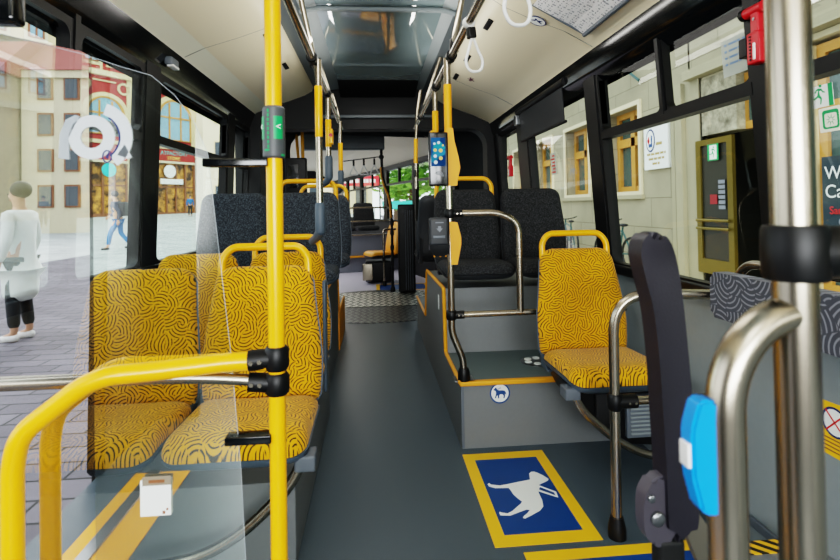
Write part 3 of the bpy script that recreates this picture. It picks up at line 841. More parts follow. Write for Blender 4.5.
s4 = stanchion('steel pole with yellow sleeve and red button just behind the ticket reader screen', .37, 3.1, 1.28, 1.87, [(1.5, 1.72)])
b = MB().box(-.035, -.01, -.03, .02, 1.5, 1.6, .008).build('stop_button', 'yellow_paint', s4)
MB().lathe([(.012, -.036), (.011, -.029)], at=(-.022, 0, 1.56), axis='Y', seg=14).build('button_cap', 'red_plastic', b)
s5 = thing('grab_pole', 'bent steel pole with yellow middle by the hoop before the trees', 'pole')
MB().tube([(.41, 4.45, 2.15), (.375, 4.45, 1.95), (.37, 4.45, 1.87), (.36, 4.45, 1.72), (.355, 4.45, 1.3)], .0145, .06).build('pole', 'chrome', s5)
MB().tube([(.36, 4.45, 1.73), (.355, 4.45, 1.52)], .0175).build('yellow_sleeve', 'yellow_paint', s5)
MB().box(.33, .355, 4.41, 4.45, 1.40, 1.46, .006).build('button_box', 'black_plastic', s5)
s6 = thing('grab_pole', 'bent steel pole with yellow sleeve hanging from the hoop over the grey seats', 'pole')
MB().tube([(-.36, 4.6, 2.15), (-.3, 4.6, 1.93), (-.29, 4.6, 1.7), (-.29, 4.6, 1.36)], .0145, .06).build('pole', 'chrome', s6)
# hand straps
def strap(y, w, h, label, zr=1.855):
    t = thing('hand_strap', label, 'hand strap', (XRr, y, zr))
    MB().lathe([(.021, -.014), (.023, -.01), (.023, .01), (.021, .014)], axis='Y').build('rail_band', 'white_plastic', t)
    MB().box(-.012, .02, -.015, .015, -.062, -.02, .006).build('clip', 'black_plastic', t)
    P = [(.0+w*.12*math.cos(a), 0, -.06) for a in ()]
    n = 26; L = []
    for k in range(n+1):
        a = -PI/2+2*PI*k/n*.0
    pts = [(.004, 0, -.06), (-w*.25, 0, -.06-h*.4), (-w*.5, 0, -.06-h*.72), (-w*.3, 0, -.06-h), (w*.35, 0, -.06-h), (w*.55, 0, -.06-h*.7), (w*.3, 0, -.06-h*.35), (.012, 0, -.06)]
    MB().tube(pts, .0055, .03, seg=10).build('loop', 'white_plastic', t)
    t.rotation_euler = (0, -.12, .25)
    return t
strap(1.37, .085, .16, 'white hand strap loop hanging nearest to the printed notice board')
strap(1.97, .075, .13, 'white hand strap with a black clip hanging from the rail before the ticket reader')

# ------------------------------------------------------------------ notices and stickers inside
# printed notice board on the right cove
nb = thing('notice_board', 'printed paper notice in a frame on the cream ceiling panel', 'notice')
def rc(x, y, d=.0): return (x, y, on_right(x)-d)
m = MB(); X0, X1 = .762, 1.033
A = [rc(x, 2.40+(x-X0)*.25, .012) for x in (X0, .83, .9, .97, X1)]; B = [rc(x, .9, .012) for x in (X0, .83, .9, .97, X1)]
va = [m.bm.verts.new(p) for p in A]; vb = [m.bm.verts.new(p) for p in B]
for i in range(4):
    fc = m.bm.faces.new((va[i], va[i+1], vb[i+1], vb[i]))
    for l, w in zip(fc.loops, ((i/4, 0), ((i+1)/4, 0), ((i+1)/4, 2), (i/4, 2))): l[m.uv].uv = (w[0]*.6, w[1]*.5)
m.build('sheet', 'printed_notice', nb, smooth=False)
MB().tube([rc(X1+.008, 2.47, .012), rc(X1+.008, .9, .012)], .012, seg=8).tube([rc(X0, 2.4, .008), rc(X1, 2.47, .008)], .006, seg=8).build('frame', 'grey_plastic', nb)
ov = thing('round_sticker', 'white oval sticker with dark blue rim and bird-like mark on the cream ceiling', 'sticker')
nrm_tilt = .36
ov.location = (.83, 2.55, on_right(.83)-.004); ov.rotation_euler = (0, .40, 0)
MB().ring(circ(0, 0, .048), circ(0, 0, .043), XY, -.002, .001).build('rim', 'dark_blue', ov, smooth=False)
MB().prism(circ(0, 0, .044), XY, -.001, .001).build('field', 'sign_white', ov, smooth=False)
MB().prism([(-.032, .012), (-.01, .006), (-.004, -.012), (.006, .002), (.03, .01), (.014, -.004), (.022, -.022), (.0, -.01), (-.016, -.024), (-.012, -.004)], XY, -.003, -.001).build('mark', 'dark_blue', ov, smooth=False)
fm = thing('small_sticker', 'faint purple person mark sticker on the cream ceiling panel', 'sticker')
fm.location = (.744, 3.9, on_right(.744)-.004); fm.rotation_euler = (0, .40, 0)
MB().prism(circ(0, .035, .012), XY, -.001, 0).prism([(-.03, .012), (.03, .02), (.03, .012), (.008, 0), (.016, -.04), (.008, -.04), (0, -.015), (-.008, -.04), (-.016, -.04), (-.008, 0)], XY, -.001, 0).build('mark', 'plum_coat', fm, smooth=False)

# floor markings
DOG = [(0.704, 2.137), (0.69, 2.169), (0.672, 2.194), (0.663, 2.203), (0.65, 2.203), (0.637, 2.19), (0.626, 2.142), (0.609, 2.138), (0.569, 2.129), (0.533, 2.12), (0.491, 2.111), (0.457, 2.123), (0.451, 2.135), (0.443, 2.128), (0.445, 2.111), (0.467, 2.095), (0.522, 2.09), (0.525, 2.071), (0.528, 2.04), (0.538, 2.011), (0.548, 1.989), (0.54, 1.976), (0.524, 1.961), (0.495, 1.932), (0.473, 1.919), (0.453, 1.927), (0.446, 1.933), (0.443, 1.924), (0.444, 1.911), (0.479, 1.905), (0.513, 1.92), (0.549, 1.935), (0.562, 1.931), (0.547, 1.913), (0.528, 1.896), (0.522, 1.886), (0.528, 1.881), (0.56, 1.899), (0.598, 1.923), (0.619, 1.948), (0.628, 1.99), (0.63, 2.032), (0.635, 2.075), (0.653, 2.1), (0.681, 2.116), (0.698, 2.127)]
def floor_sign(x0, x1, y0, y1, label, bx, by, dog=True):
    t = thing('floor_sign', label, 'floor sign')
    MB().ring([(x0, y0), (x1, y0), (x1, y1), (x0, y1)], [(x0+bx, y0+by), (x1-bx, y0+by), (x1-bx, y1-by), (x0+bx, y1-by)], XY, .0, .0015).build('border', 'sticker_yellow', t, smooth=False)
    MB().box(x0+bx, x1-bx, y0+by, y1-by, 0, .0014).build('field', 'sign_blue', t, smooth=False)
    return t
fs = floor_sign(.383, .758, 1.735, 2.392, 'blue floor sign with yellow border and a white guide dog before the step', .047, .06)
MB().prism(DOG, XY, .0014, .0022).build('dog_mark', 'sign_white', fs, smooth=False)
MB().ring([(.646, 2.097), (.702, 2.041), (.696, 1.999), (.627, 2.057)], [(.649, 2.083), (.692, 2.036), (.690, 2.014), (.639, 2.064)], XY, .0014, .0022).build('harness_mark', 'sign_white', fs, smooth=False)
fs2 = floor_sign(.47, 1.12, .95, 1.7, 'blue floor sign with yellow border nearest the camera, beside the tip-up seat arm', .047, .05)
# round guide dog sticker on the step
ds_ = thing('round_sticker', 'round blue-rimmed sticker with a blue dog on the front of the grey step', 'sticker')
RX, RZ, RY = .578, .254, 2.449
FZ = lambda u, v, d: (RX+u, RY-d, RZ+v)
MB().ring(circ(0, 0, .049), circ(0, 0, .042), FZ, 0, .0012).build('rim', 'sign_blue', ds_, smooth=False)
MB().prism(circ(0, 0, .043), FZ, 0, .001).build('field', 'sign_white', ds_, smooth=False)
D2 = [(-.032,.016),(-.026,.022),(-.022,.027),(-.017,.026),(-.013,.018),(-.004,.013),(.012,.013),(.022,.011),(.028,.004),(.031,-.008),(.027,-.006),(.024,-.002),(.025,-.012),(.022,-.024),(.016,-.024),(.018,-.013),(.012,-.005),(.0,-.005),(-.004,-.012),(-.004,-.024),(-.01,-.024),(-.011,-.01),(-.016,-.012),(-.02,-.023),(-.025,-.022),(-.02,-.006),(-.019,.008),(-.024,.013)]
MB().prism(D2, FZ, .001, .0016).ring([(-.008, .018), (.004, .024), (.002, .027), (-.012, .02)], [(-.007, .019), (.001, .0235), (.0, .025), (-.010, .0195)], FZ, .001, .0016).build('dog_mark', 'sign_blue', ds_, smooth=False)

# ------------------------------------------------------------------ right foreground: pole, bent pipe, seat arm
fp = thing('grab_pole', 'thick steel pole close to the camera with a black moulded joint', 'pole')
MB().tube([(.4275, .5, 0), (.4285, .5, 2.25)], .0205, seg=32).build('pole', 'chrome', fp)
MB().lathe([(.028, -.028), (.03, -.024), (.031, 0), (.03, .024), (.028, .028)], at=(.429, .5, 1.096), seg=32).tube([(.43, .5, 1.096), (.70, .46, 1.096)], .0265, seg=24).build('pole_joint', 'black_plastic', fp)
MB().lathe([(.05, 0), (.05, .012), (.03, .03)], at=(.4275, .5, 0)).build('foot_flange', 'black_plastic', fp)
bp = thing('bent_pipe', 'steel pipe bent over in an arch against the thick pole', 'pipe')
MB().tube([(.345, .495, 0), (.345, .495, .935)]+[(.425-.08*math.cos(PI/2*k/14), .495+.005*k/14, .935+.098*math.sin(PI/2*k/14)) for k in range(1, 15)], .0185, 0, seg=28).build('tube', 'chrome', bp)
bu = thing('push_button_unit', 'bright blue push button unit clamped on the bent steel pipe', 'push button')
FB = lambda u, v, d: (u, d, v)
pb = MB().prism([(.3045, .925), (.313, .953), (.325, .955), (.333, .951), (.333, .842), (.325, .84), (.313, .847), (.305, .88)], FB, .486, .508)
bmesh.ops.bevel(pb.bm, geom=pb.bm.edges[:], offset=.003, segments=3, affect='EDGES')
pb.build('housing', 'blue_plastic', bu)
MB().box(.3015, .3052, .489, .504, .888, .912, .001).build('button', 'white_plastic', bu)
ar = thing('seat_armrest', 'black padded armrest folded upright beside the bent steel pipe', 'armrest')
pa = MB().prism(spl([(.389, 1.068), (.391, 1.088), (.399, 1.101), (.412, 1.106), (.427, 1.1), (.439, 1.08), (.449, 1.03), (.457, .94), (.4645, .82), (.468, .72), (.467, .675), (.455, .652), (.435, .65), (.422, .67), (.42, .75), (.417, .83), (.413, .92), (.406, .99), (.396, 1.035)], 4), FB, .735, .775)
bev_caps(pa, 1, .010).build('pad', 'arm_vinyl', ar, ang=60)
ph = MB().prism(spl([(.407, .74), (.396, .728), (.389, .712), (.387, .68), (.391, .657), (.404, .643), (.425, .64), (.436, .66), (.434, .72), (.425, .742)], 4), FB, .742, .768)
hg = bev_caps(ph, 1, .004).build('hinge_housing', 'arm_hinge', ar, ang=50)
MB().lathe([(.0105, .0), (.0105, -.005), (.008, -.007)], at=(.407, .742, .684), axis='Y', seg=18).build('bolt', 'steel_dark', hg)
MB().lathe([(.0055, .0), (.0055, -.004), (.004, -.005)], at=(.398, .742, .714), axis='Y', seg=14).build('bolt', 'steel_dark', hg)
ab = MB().prism([(.455, .70), (.472, .692), (.502, .645), (.50, .60), (.48, .60), (.455, .66)], FB, .755, .77); ab.build('bracket', 'steel_warm', ar, smooth=False)
MB().box(.41, .45, .74, .77, 0, .65, .008).build('support_leg', 'dark_panel', ar)

# mid right: stanchion and rails beside the single seat
st = thing('grab_pole', 'steel stanchion with black foot bending into the wall rail beside the single yellow seat', 'pole')
MB().tube([(.8125, 1.745, .02), (.817, 1.745, .835), (1.14, 1.70, .83)], .0175, .14, seg=20, n=12).build('tube', 'chrome', st)
MB().lathe([(.03, .0), (.03, .03), (.027, .045), (.022, .07)], at=(.8125, 1.745, 0)).build('foot', 'black_plastic', st)
clamp(st, (.815, 1.745, .463), .026, .028, ext=(.075, -.002, .0))
MB().tube([(.87, 1.745, .463), (1.25, 1.745, .46)], .0145, seg=16).build('cross_tube', 'chrome', st)
hb = thing('heater_box', 'black heater box with a louvred grille under the single yellow seat', 'heater')
MB().prism([(.80, .385), (.85, .29), (.95, .19), (1.06, .135), (1.25, .12), (1.25, .385)], FB, 2.12, 2.43).build('housing', 'black_plastic', hb, smooth=False)
MB().box(.90, 1.0, 2.1, 2.13, .22, .36, .01).build('side_cover', 'black_rubber', hb)
gr_ = MB().box(1.03, 1.16, 2.095, 2.12, .17, .345, .004).build('grille_frame', 'grey_plastic', hb)
m = MB()
for k in range(9): m.box(1.045, 1.145, 2.09, 2.1, .185+k*.017, .193+k*.017)
m.build('grille', 'wall_grey', gr_, smooth=False)

# lean pad along the right wall, window rail, sticker, duct
lp = thing('lean_pad', 'grey lean pad with wavy line pattern along the window wall, behind the thick pole', 'backrest')
G = MB()
yz = rrect(.2, 1.66, .765, .915, .02)
G.prism(yz, YZ, 1.115, 1.165)
for fc in G.bm.faces:
    for l in fc.loops: l[G.uv].uv = (l.vert.co.y, l.vert.co.z)
bmesh.ops.bevel(G.bm, geom=[e for e in G.bm.edges if abs(e.verts[0].co.x-e.verts[1].co.x) < 1e-5], offset=.008, segments=2, affect='EDGES')
G.build('pad', 'grey_arc_fabric', lp, ang=50)
for y in (.4, 1.0, 1.55): MB().box(1.165, 1.26, y-.02, y+.02, .82, .86).build('wall_bracket', 'grey_plastic', lp, smooth=False)
wr = thing('window_rail', 'bent steel rail above the patterned lean pad at the window', 'rail')
MB().tube([(1.2, 1.66, .86), (1.2, 1.6, .945), (1.2, .1, .955), (1.2, .05, .86)], .0145, .07, seg=14).build('tube', 'chrome', wr)
ws = thing('warning_sticker', 'yellow warning sticker with red-crossed round symbols low on the grey side wall', 'sticker')
FW = lambda u, v, d: (1.25-d, u, v)
MB().prism([(1.05, .43), (1.395, .44), (1.395, .585), (1.05, .6)], FW, .0, .001).build('field', 'sticker_yellow', ws, smooth=False)
for y in (1.335, 1.235, 1.13):
    c_ = MB().prism(circ(y, .535, .04), FW, .001, .0016).build('symbol_disc', 'sign_white', ws, smooth=False)
    MB().ring(circ(y, .535, .042), circ(y, .535, .036), FW, .0014, .0022).build('symbol_ring', 'dark_blue', c_, smooth=False)
    for s in (1, -1): MB().prism([(y-.028, .535-.028*s-.003), (y-.028, .535-.028*s+.003), (y+.028, .535+.028*s+.003), (y+.028, .535+.028*s-.003)], FW, .0022, .0028).build('symbol_cross', 'sign_red', c_, smooth=False)
m = MB()
for k in range(4): m.prism([(1.38, .488-k*.011), (1.2, .488-k*.011), (1.2, .484-k*.011), (1.38, .484-k*.011)], FW, .001, .0016)
m.build('print_lines', 'wood_dark', ws, smooth=False)
dk = thing('floor_duct', 'low grey floor duct with black and yellow hazard tape along the side wall', 'duct')
MB().box(1.0, 1.25, -1.5, 1.44, 0, .155, .004).build('cover', 'podium_grey', dk)
MB().box(1.0, 1.25, 1.39, 1.443, .154, .158).build('hazard_strip', 'hazard_tape', dk, smooth=False)

# roller blind, emergency hammers, window stickers
bl = thing('roller_blind', 'dark roller blind half drawn in the window behind the pillar', 'blind')
F3 = lambda u, v, d: (Xr(v)-.03-d, u, v)
MB().prism([(3.08, 1.655), (4.0, 1.655), (4.0, 1.87), (3.08, 1.87)], F3, 0, .006).build('cloth', 'charcoal', bl, smooth=False)
MB().tube([(Xr(1.65)-.033, 3.06, 1.65), (Xr(1.65)-.033, 4.02, 1.65)], .01, seg=10).build('hem_bar', 'black_plastic', bl)
MB().tube([(1.145, 3.02, 1.885), (1.145, 4.06, 1.885)], .024, seg=14).build('roll', 'black_plastic', bl)
MB().box(1.12, 1.17, 4.02, 4.08, 1.78, 1.86, .006).build('catch', 'steel_dark', bl)
def hammer(x, y, z, label, sc=1):
    t = thing('emergency_hammer', label, 'emergency hammer', (x, y, z))
    MB().box(-.018, .018, -.026, .026, -.06, .035, .005).build('holder', 'red_plastic', t)
    m = MB()
    for k in range(8): m.box(-.021, -.015, -.002+.008, .012, -.05+k*.01, -.045+k*.01)
    m.build('ridges', 'black_plastic', t, smooth=False)
    MB().box(-.022, -.012, -.012, -.004, -.05, .0, .002).build('seal_strip', 'white_plastic', t)
    hn = MB().box(-.012, .012, -.016, .016, .03, .1, .005).build('shaft', 'red_plastic', t)
    MB().tube([(0, -.03, .105), (0, .05, .105)], .017, seg=16).build('hammer_head', 'red_plastic', hn)
    MB().lathe([(.019, .045), (.019, .06), (.01, .072)], at=(0, 0, .105), axis='Y', seg=16).build('strike_tip', 'black_plastic', hn)
    MB().lathe([(.005, -.014), (.005, -.012)], at=(0, 0, .075), axis='X', seg=10).build('rivet', 'steel_dark', hn)
    t.scale = (sc, sc, sc)
    return t
hm = hammer(1.165, 1.475, 1.625, 'red emergency hammer in its holder on the pillar beside the thick pole')
MB().box(-.015, .02, .03, .065, -.03, .03, .003).build('mounting_clip', 'black_plastic', hm)
hm2 = hammer(1.16, 4.36, 1.45, 'small red emergency hammer far off on the post behind the roller blind')
FWi = lambda u, v, d: (Xr(v)-d+.014, u, v)
wn = thing('window_notice', 'white notice sheet with blue print on the window behind the red hammer', 'notice')
MB().prism([(1.575, 1.575), (1.70, 1.575), (1.70, 1.70), (1.575, 1.70)], FWi, 0, .001).build('sheet', 'film_white', wn, smooth=False)
m = MB()
for k in range(4):
    for j in range(5):
        w_ = .012+.006*((k*3+j*5) % 3); y0 = 1.685-j*.022
        m.prism([(y0, 1.685-k*.022), (y0-w_, 1.685-k*.022), (y0-w_, 1.678-k*.022), (y0, 1.678-k*.022)], FWi, .001, .0015)
m.build('print_lines', 'blue_print', wn, smooth=False)

sn = thing('light_sensor', 'small pale sensor box under the black window channel left of the yellow pole', 'sensor')
MB().box(-1.14, -1.10, 2.95, 3.06, 1.955, 2.0, .008).build('housing', 'grey_plastic', sn)
MB().box(-1.13, -1.095, 2.96, 3.05, 1.945, 1.958, .003).build('lens', 'white_plastic', sn)

w3 = thing('window_sticker', 'narrow white sticker with red marks on the window under the roller blind', 'sticker')
MB().prism([(3.42, 1.35), (3.52, 1.35), (3.52, 1.5), (3.42, 1.5)], FWi, 0, .001).build('sheet', 'film_white', w3, smooth=False)
m = MB()
for k in range(6): m.prism([(3.435, 1.362+k*.022), (3.505-.02*(k % 2), 1.362+k*.022), (3.505-.02*(k % 2), 1.373+k*.022), (3.435, 1.373+k*.022)], FWi, .001, .0016)
m.build('red_marks', 'sign_red', w3, smooth=False)
sk_ = thing('small_sticker', 'tiny pale pictogram on the grey side of the raised step', 'sticker')
MB().prism([(3.24, .5), (3.29, .5), (3.29, .59), (3.24, .59)], lambda u, v, d: (.39-d, u, v), 0, .0012).build('pictogram', 'sign_white', sk_, smooth=False)

# seams between the cove panels
for n_, (side, y) in enumerate(((1, 2.56), (1, 4.1), (-1, 1.7), (-1, 3.15))):
    xs_ = [1.12, 1.05, .97, .88, .8, .72, .66, .61] if side > 0 else [-1.1, -1.04, -.985, -.9, -.8, -.72, -.65, -.59]
    fz = on_right if side > 0 else on_left
    struct(MB().tube([(x, y, fz(x)+.0005) for x in xs_], .0016, 0, seg=6).build('trim_%d' % (26+n_), 'ceiling_dark'))
es = thing('exit_sticker', 'green running man exit sticker on the window beyond the thick pole', 'sticker')
MB().prism([(1.283, 1.402), (1.355, 1.402), (1.355, 1.462), (1.283, 1.462)], FWi, 0, .001).build('field', 'sign_white', es, smooth=False)
MB().prism([(1.283, 1.402), (1.297, 1.402), (1.297, 1.462), (1.283, 1.462)], FWi, .001, .0016).build('door_mark', 'green_sign', es, smooth=False)
def runman(c0, c1, s, f, d, name, m, parent):
    P = [(.0, .32), (.1, .34), (.2, .22), (.3, .2), (.3, .26), (.22, .28), (.14, .42), (-.02, .46), (-.16, .42), (-.26, .28), (-.2, .25), (-.12, .36), (-.04, .36), (-.12, .12), (-.3, .02), (-.42, .05), (-.42, -.01), (-.28, -.06), (-.08, .04), (.04, -.06), (.0, -.3), (.06, -.3), (.12, -.02), (.02, .14)]
    b = MB(); b.prism([(c0-x*s, c1+y*s) for x, y in P], f, d, d+.0005); b.prism(circ(c0-.08*s, c1+.56*s, .075*s, 12), f, d, d+.0005)
    return b.build(name, m, parent, smooth=False)
runman(1.325, 1.428, .058, FWi, .001, 'running_figure', 'green_sign', es)
e2 = thing('exit_sticker', 'square sticker with green broken-glass symbol under the running man sticker', 'sticker')
MB().prism(rrect(1.262, 1.332, 1.332, 1.398, .004), FWi, 0.001, .002).build('field', 'sign_cream', e2, smooth=False)
MB().ring(rrect(1.27, 1.321, 1.34, 1.391, .008), rrect(1.276, 1.315, 1.345, 1.382, .006), FWi, .002, .0026).build('green_border', 'green_sign', e2, smooth=False)
m = MB()
for k in range(8):
    a = 2*PI*k/8+.2; ca, sa = math.cos(a), math.sin(a)
    m.prism([(1.2955+ca*.005-sa*.0012, 1.3635+sa*.005+ca*.0012), (1.2955+ca*.016, 1.3635+sa*.016), (1.2955+ca*.005+sa*.0012, 1.3635+sa*.005-ca*.0012)], FWi, .002, .0026)
m.build('crack_mark', 'green_sign', e2, smooth=False)
sb = thing('info_display', 'black information display with a blue line above the door glass', 'display', (-.75, 1.03, 1.578), .06)
MB().box(-.3, .092, -.02, .02, -.075, .09, .012).build('housing', 'black_gloss', sb)
MB().prism([(-.2, .075), (.075, .028), (.075, .032), (-.2, .08)], XZ, -.0215, -.02).build('blue_line', 'blue_line_glow', sb, smooth=False)
MB().box(-.15, .04, -.0215, -.02, -.05, .02).build('screen_face', 'charcoal', sb, smooth=False)
m = MB()
for k, w_ in enumerate((.13, .07)): m.box(.02-w_, .02, -.0225, -.0215, -.012-k*.024, .003-k*.024)
m.build('red_text_bars', 'red_dark', sb, smooth=False)
MB().tube([(-.1, 0, .08), (-.1, 0, .5)], .012).build('hanger', 'black_plastic', sb)

# ------------------------------------------------------------------ the articulation and the rear section
RT = Matrix.Translation((.05, 6.3, 0)) @ Matrix.Rotation(math.radians(15), 4, 'Z')
def rear(mb): mb.bm.transform(RT); return mb
# bellows: folded loft from the hoop to the rear section
def bellow():
    m = MB(); rings = []; N = 18
    for i in range(N+1):
        t = i/N; big = i % 2 == 0
        A = Matrix.Translation((0, 5.2, 0)); ang = math.radians(15)*t
        c = Vector((.05*t*t, 5.2+1.75*t, 0)); R_ = Matrix.Translation(c) @ Matrix.Rotation(ang, 4, 'Z')
        s = 1.24 if big else 1.12; zt = 2.2 if big else 2.08
        rings.append([m.bm.verts.new(R_ @ Vector((u, 0, v))) for u, v in rrect(-s, s, -.02, zt, .2, 4)])
    n = len(rings[0])
    for a, b in zip(rings, rings[1:]):
        for k in range(n): m.bm.faces.new((a[k], a[(k+1) % n], b[(k+1) % n], b[k]))
    return m
tag(bellow().build('bellows', 'bellows', smooth=False), 'black folded bellows of the articulated joint behind the hoop', 'bellows')
tp = thing('turntable_plate', 'steel checker turntable plate on the floor at the joint', 'floor plate')
MB().lathe([(1.02, -.02), (1.02, .004), (1.0, .006)], at=(.05, 6.2, 0), seg=96).build('near_plate', 'plate_dark', tp, smooth=False)
MB().box(-.55, .65, 6.0, 6.98, -.02, .012).build('tread_plate', 'tread_plate', tp, smooth=False)
struct(MB().box(-1.2, 1.2, 5.2, 7.1, -.08, -.02).build('floor', 'dark_panel', smooth=False))
struct(rear(MB().box(-1.25, 1.25, .45, 9.2, -.06, 0)).build('floor', 'rear_floor', smooth=False))
struct(rear(MB().box(-1.3, 1.3, .3, 9.3, 2.22, 2.3)).build('ceiling', 'rear_ceiling', smooth=False))
struct(rear(MB().strip([(1.2, .5, 1.92), (1.1, .5, 1.95), (.75, .5, 2.12), (.6, .5, 2.22)], [(1.2, 9.2, 1.92), (1.1, 9.2, 1.95), (.75, 9.2, 2.12), (.6, 9.2, 2.22)])).build('ceiling', 'rear_ceiling'))
struct(rear(MB().box(1.22, 1.28, .4, 9.2, -.06, .88).box(1.16, 1.3, .4, 9.2, 1.86, 1.95)).build('wall_right', 'dark_panel', smooth=False))
struct(rear(MB().box(-1.28, -1.22, .4, 9.2, -.06, .88).box(-1.28, -1.22, .4, 9.2, 1.86, 2.25)).build('wall_left', 'dark_panel', smooth=False))
struct(rear(MB().box(-1.28, 1.28, 9.1, 9.2, -.06, 1.0).box(-1.28, 1.28, 9.1, 9.2, 1.9, 2.25)).build('wall_back', 'dark_panel', smooth=False))
wi = 9
for k, (a, b) in enumerate(((.55, 2.05), (2.2, 3.75), (3.95, 5.85), (6.0, 7.4), (7.55, 9.0))):
    m = MB().ring(rrect(a-.12, b+.12, .86, 1.9, .02), rrect(a+.02, b-.02, .9, 1.85, .05), YZ, 1.19, 1.25)
    w = struct(rear(m).build('window_%d' % wi, 'black_plastic', ang=30)); wi += 1
    rear(MB().quad((1.22, a, .88), (1.22, b, .88), (1.22, b, 1.86), (1.22, a, 1.86))).build('pane', 'window_glass', w, smooth=False)
    rear(MB().box(1.19, 1.24, a, b, 1.56, 1.6).box(1.19, 1.24, (a+b)/2-.02, (a+b)/2+.02, 1.6, 1.86)).build('transom', 'black_plastic', w, smooth=False)
struct(MB().box(-.95, .14, 6.95, 7.1, 1.92, 2.2, .02).build('trim_24', 'ceiling_dark'))
# rear podium with two dark seats behind a rail
struct(rear(MB().box(.0, 1.22, 3.0, 5.2, 0, .3)).build('floor', 'rear_grey', smooth=False))
struct(rear(MB().box(-.1, 1.1, 2.86, 2.9, .27, .30)).build('trim_25', 'yellow_trim', smooth=False))
pp = thing('partition_panel', 'grey panel under the rail before the far dark seats in the rear section', 'partition')
rear(MB().box(-.1, 1.1, 2.9, 2.93, .3, .68)).build('panel', 'rear_grey', pp, smooth=False)
rp = thing('partition_rail', 'three-bar steel rail in front of the far dark seats in the rear section', 'rail')
rear(MB().tube([(-.15, 2.88, 1.14), (1.0, 2.88, 1.14), (1.0, 2.88, .0)], .016, .08, seg=10)).build('frame_tube', 'chrome', rp)
for z in (.9, .66): rear(MB().tube([(-.15, 2.88, z), (1.0, 2.88, z)], .013, seg=10)).build('cross_bar', 'chrome', rp)
for k, x in enumerate((.28, .745)):
    o = dup(dw); w = RT @ Vector((x, 3.75, 0))
    place(o, (w.x, w.y, .3), ('far dark seat in the rear section half hidden by the grey seats', 'far dark seat in the rear section above the three-bar rail')[k], math.radians(15))
# tip-up yellow seat in the rear section, seen from its side
ty = make_seat('tip_up_seat', 'small yellow tip-up seat far back in the rear section, seen from its side', 'seat', 'yellow_trim', 'charcoal', top=.18, handle=False)
ty.location = (.2, 7.95, -.02); ty.rotation_euler.z = math.radians(-68)
hb2 = thing('heater_box', 'dark heater box with steel vent under the far yellow tip-up seat', 'heater')
MB().box(-.16, .25, 7.85, 8.25, .03, .33, .02).build('housing', 'black_plastic', hb2)
MB().box(-.2, -.05, 7.83, 7.86, .05, .3, .01).build('vent_plate', 'steel_warm', hb2)
hp = thing('grab_pole', 'steel pole with bent top beside the far yellow tip-up seat', 'pole')
MB().tube([(.12, 7.6, 0), (.115, 7.6, .72), (.115, 7.6, .82), (.3, 7.65, .82)], .016, .08, seg=12).build('pole', 'chrome', hp)
MB().lathe([(.028, 0), (.026, .05), (.018, .07)], at=(.12, 7.6, 0)).build('foot', 'black_plastic', hp)
MB().lathe([(.022, .36), (.022, .42)], at=(.117, 7.6, 0)).build('pole_joint', 'black_plastic', hp)
jp = thing('grab_pole', 'black and yellow bent pole standing at the far side of the joint plate', 'pole')
MB().tube([(.09, 7.0, 2.18), (.1, 7.0, 1.7), (.11, 7.0, 1.5), (.21, 7.0, 1.25), (.222, 7.0, 1.0), (.222, 7.0, .03)], .019, .15, seg=14).build('pole', 'black_plastic', jp)
MB().tube([(.083, 6.985, 1.68), (.095, 6.985, 1.5), (.2, 6.985, 1.26), (.21, 6.985, 1.0)], .013, .15, seg=12).build('yellow_inlay', 'yellow_trim', jp)
MB().ball((.095, 7.0, 1.82), .035).build('joint_ball', 'black_plastic', jp)
for z in (.93, .8, .6): MB().lathe([(.028, z-.03), (.028, z+.03)], at=(.222, 7.0, 0)).build('pole_joint', 'black_rubber', jp)
MB().lathe([(.034, .012), (.03, .06), (.02, .08)], at=(.222, 7.0, 0)).build('foot', 'black_plastic', jp)
fs3 = floor_sign(.0, .75, 7.15, 7.75, 'small blue floor sign with yellow border far back behind the joint plate', .05, .05)
fs3.location = (0, 0, .003)
# dark side panels of the joint on the right, pole bits and strap row at the far ceiling
bx_ = thing('joint_side_panel', 'black ribbed side panel of the joint beyond the dark seats', 'panel')
MB().box(.3, .52, 6.85, 7.0, .02, 1.18, .02).build('panel', 'black_plastic', bx_)
for k in range(4): MB().box(.39+k*.03, .398+k*.03, 6.845, 6.852, .05, 1.1, .002).build('rib', 'grey_plastic', bx_)
db2 = thing('display_box', 'small black display box seen behind the yellow pole under the hoop', 'display')
MB().box(-.83, -.63, 4.9, 4.98, 1.28, 1.62, .015).build('housing', 'black_plastic', db2)
MB().box(-.8, -.7, 4.89, 4.9, 1.34, 1.56, .004).build('screen_face', 'black_gloss', db2)
for k, (x, y, lab) in enumerate(((-.78, 5.9, 'yellow pole deep in the joint, seen left of the steel pole'), (-.85, 6.6, 'yellow slanting pole under the rear ceiling beyond the display box'))):
    p = thing('grab_pole', lab, 'pole')
    MB().tube([(x, y, .6), (x-.02-.1*k, y, 2.1)], .018, seg=12).build('pole', 'yellow_paint', p)
srail = thing('strap_rail', 'thin black strap rail under the far rear ceiling', 'rail')
MB().tube([(-.45, 7.7, 1.83), (.1, 7.35, 1.86)], .008, seg=8).build('tube', 'black_plastic', srail)
for k, (x, y) in enumerate(((-.3, 7.6), (-.15, 7.51), (.0, 7.415))):
    t = thing('hand_strap', ('first of three tiny far hand straps, next to the yellow-sleeved pole', 'middle one of three tiny far hand straps under the rear ceiling', 'last of three tiny far hand straps, next to the black bent pole')[k], 'hand strap', (x, y, 1.84), group='far hand straps')
    MB().tube([(0, 0, 0), (0, 0, -.09)], .014, seg=8).build('web', 'black_plastic', t)
    MB().tube([(0, 0, -.08), (-.06, 0, -.22), (.06, 0, -.22), (0, 0, -.08)], .008, .012, seg=8).build('loop', 'white_plastic', t)

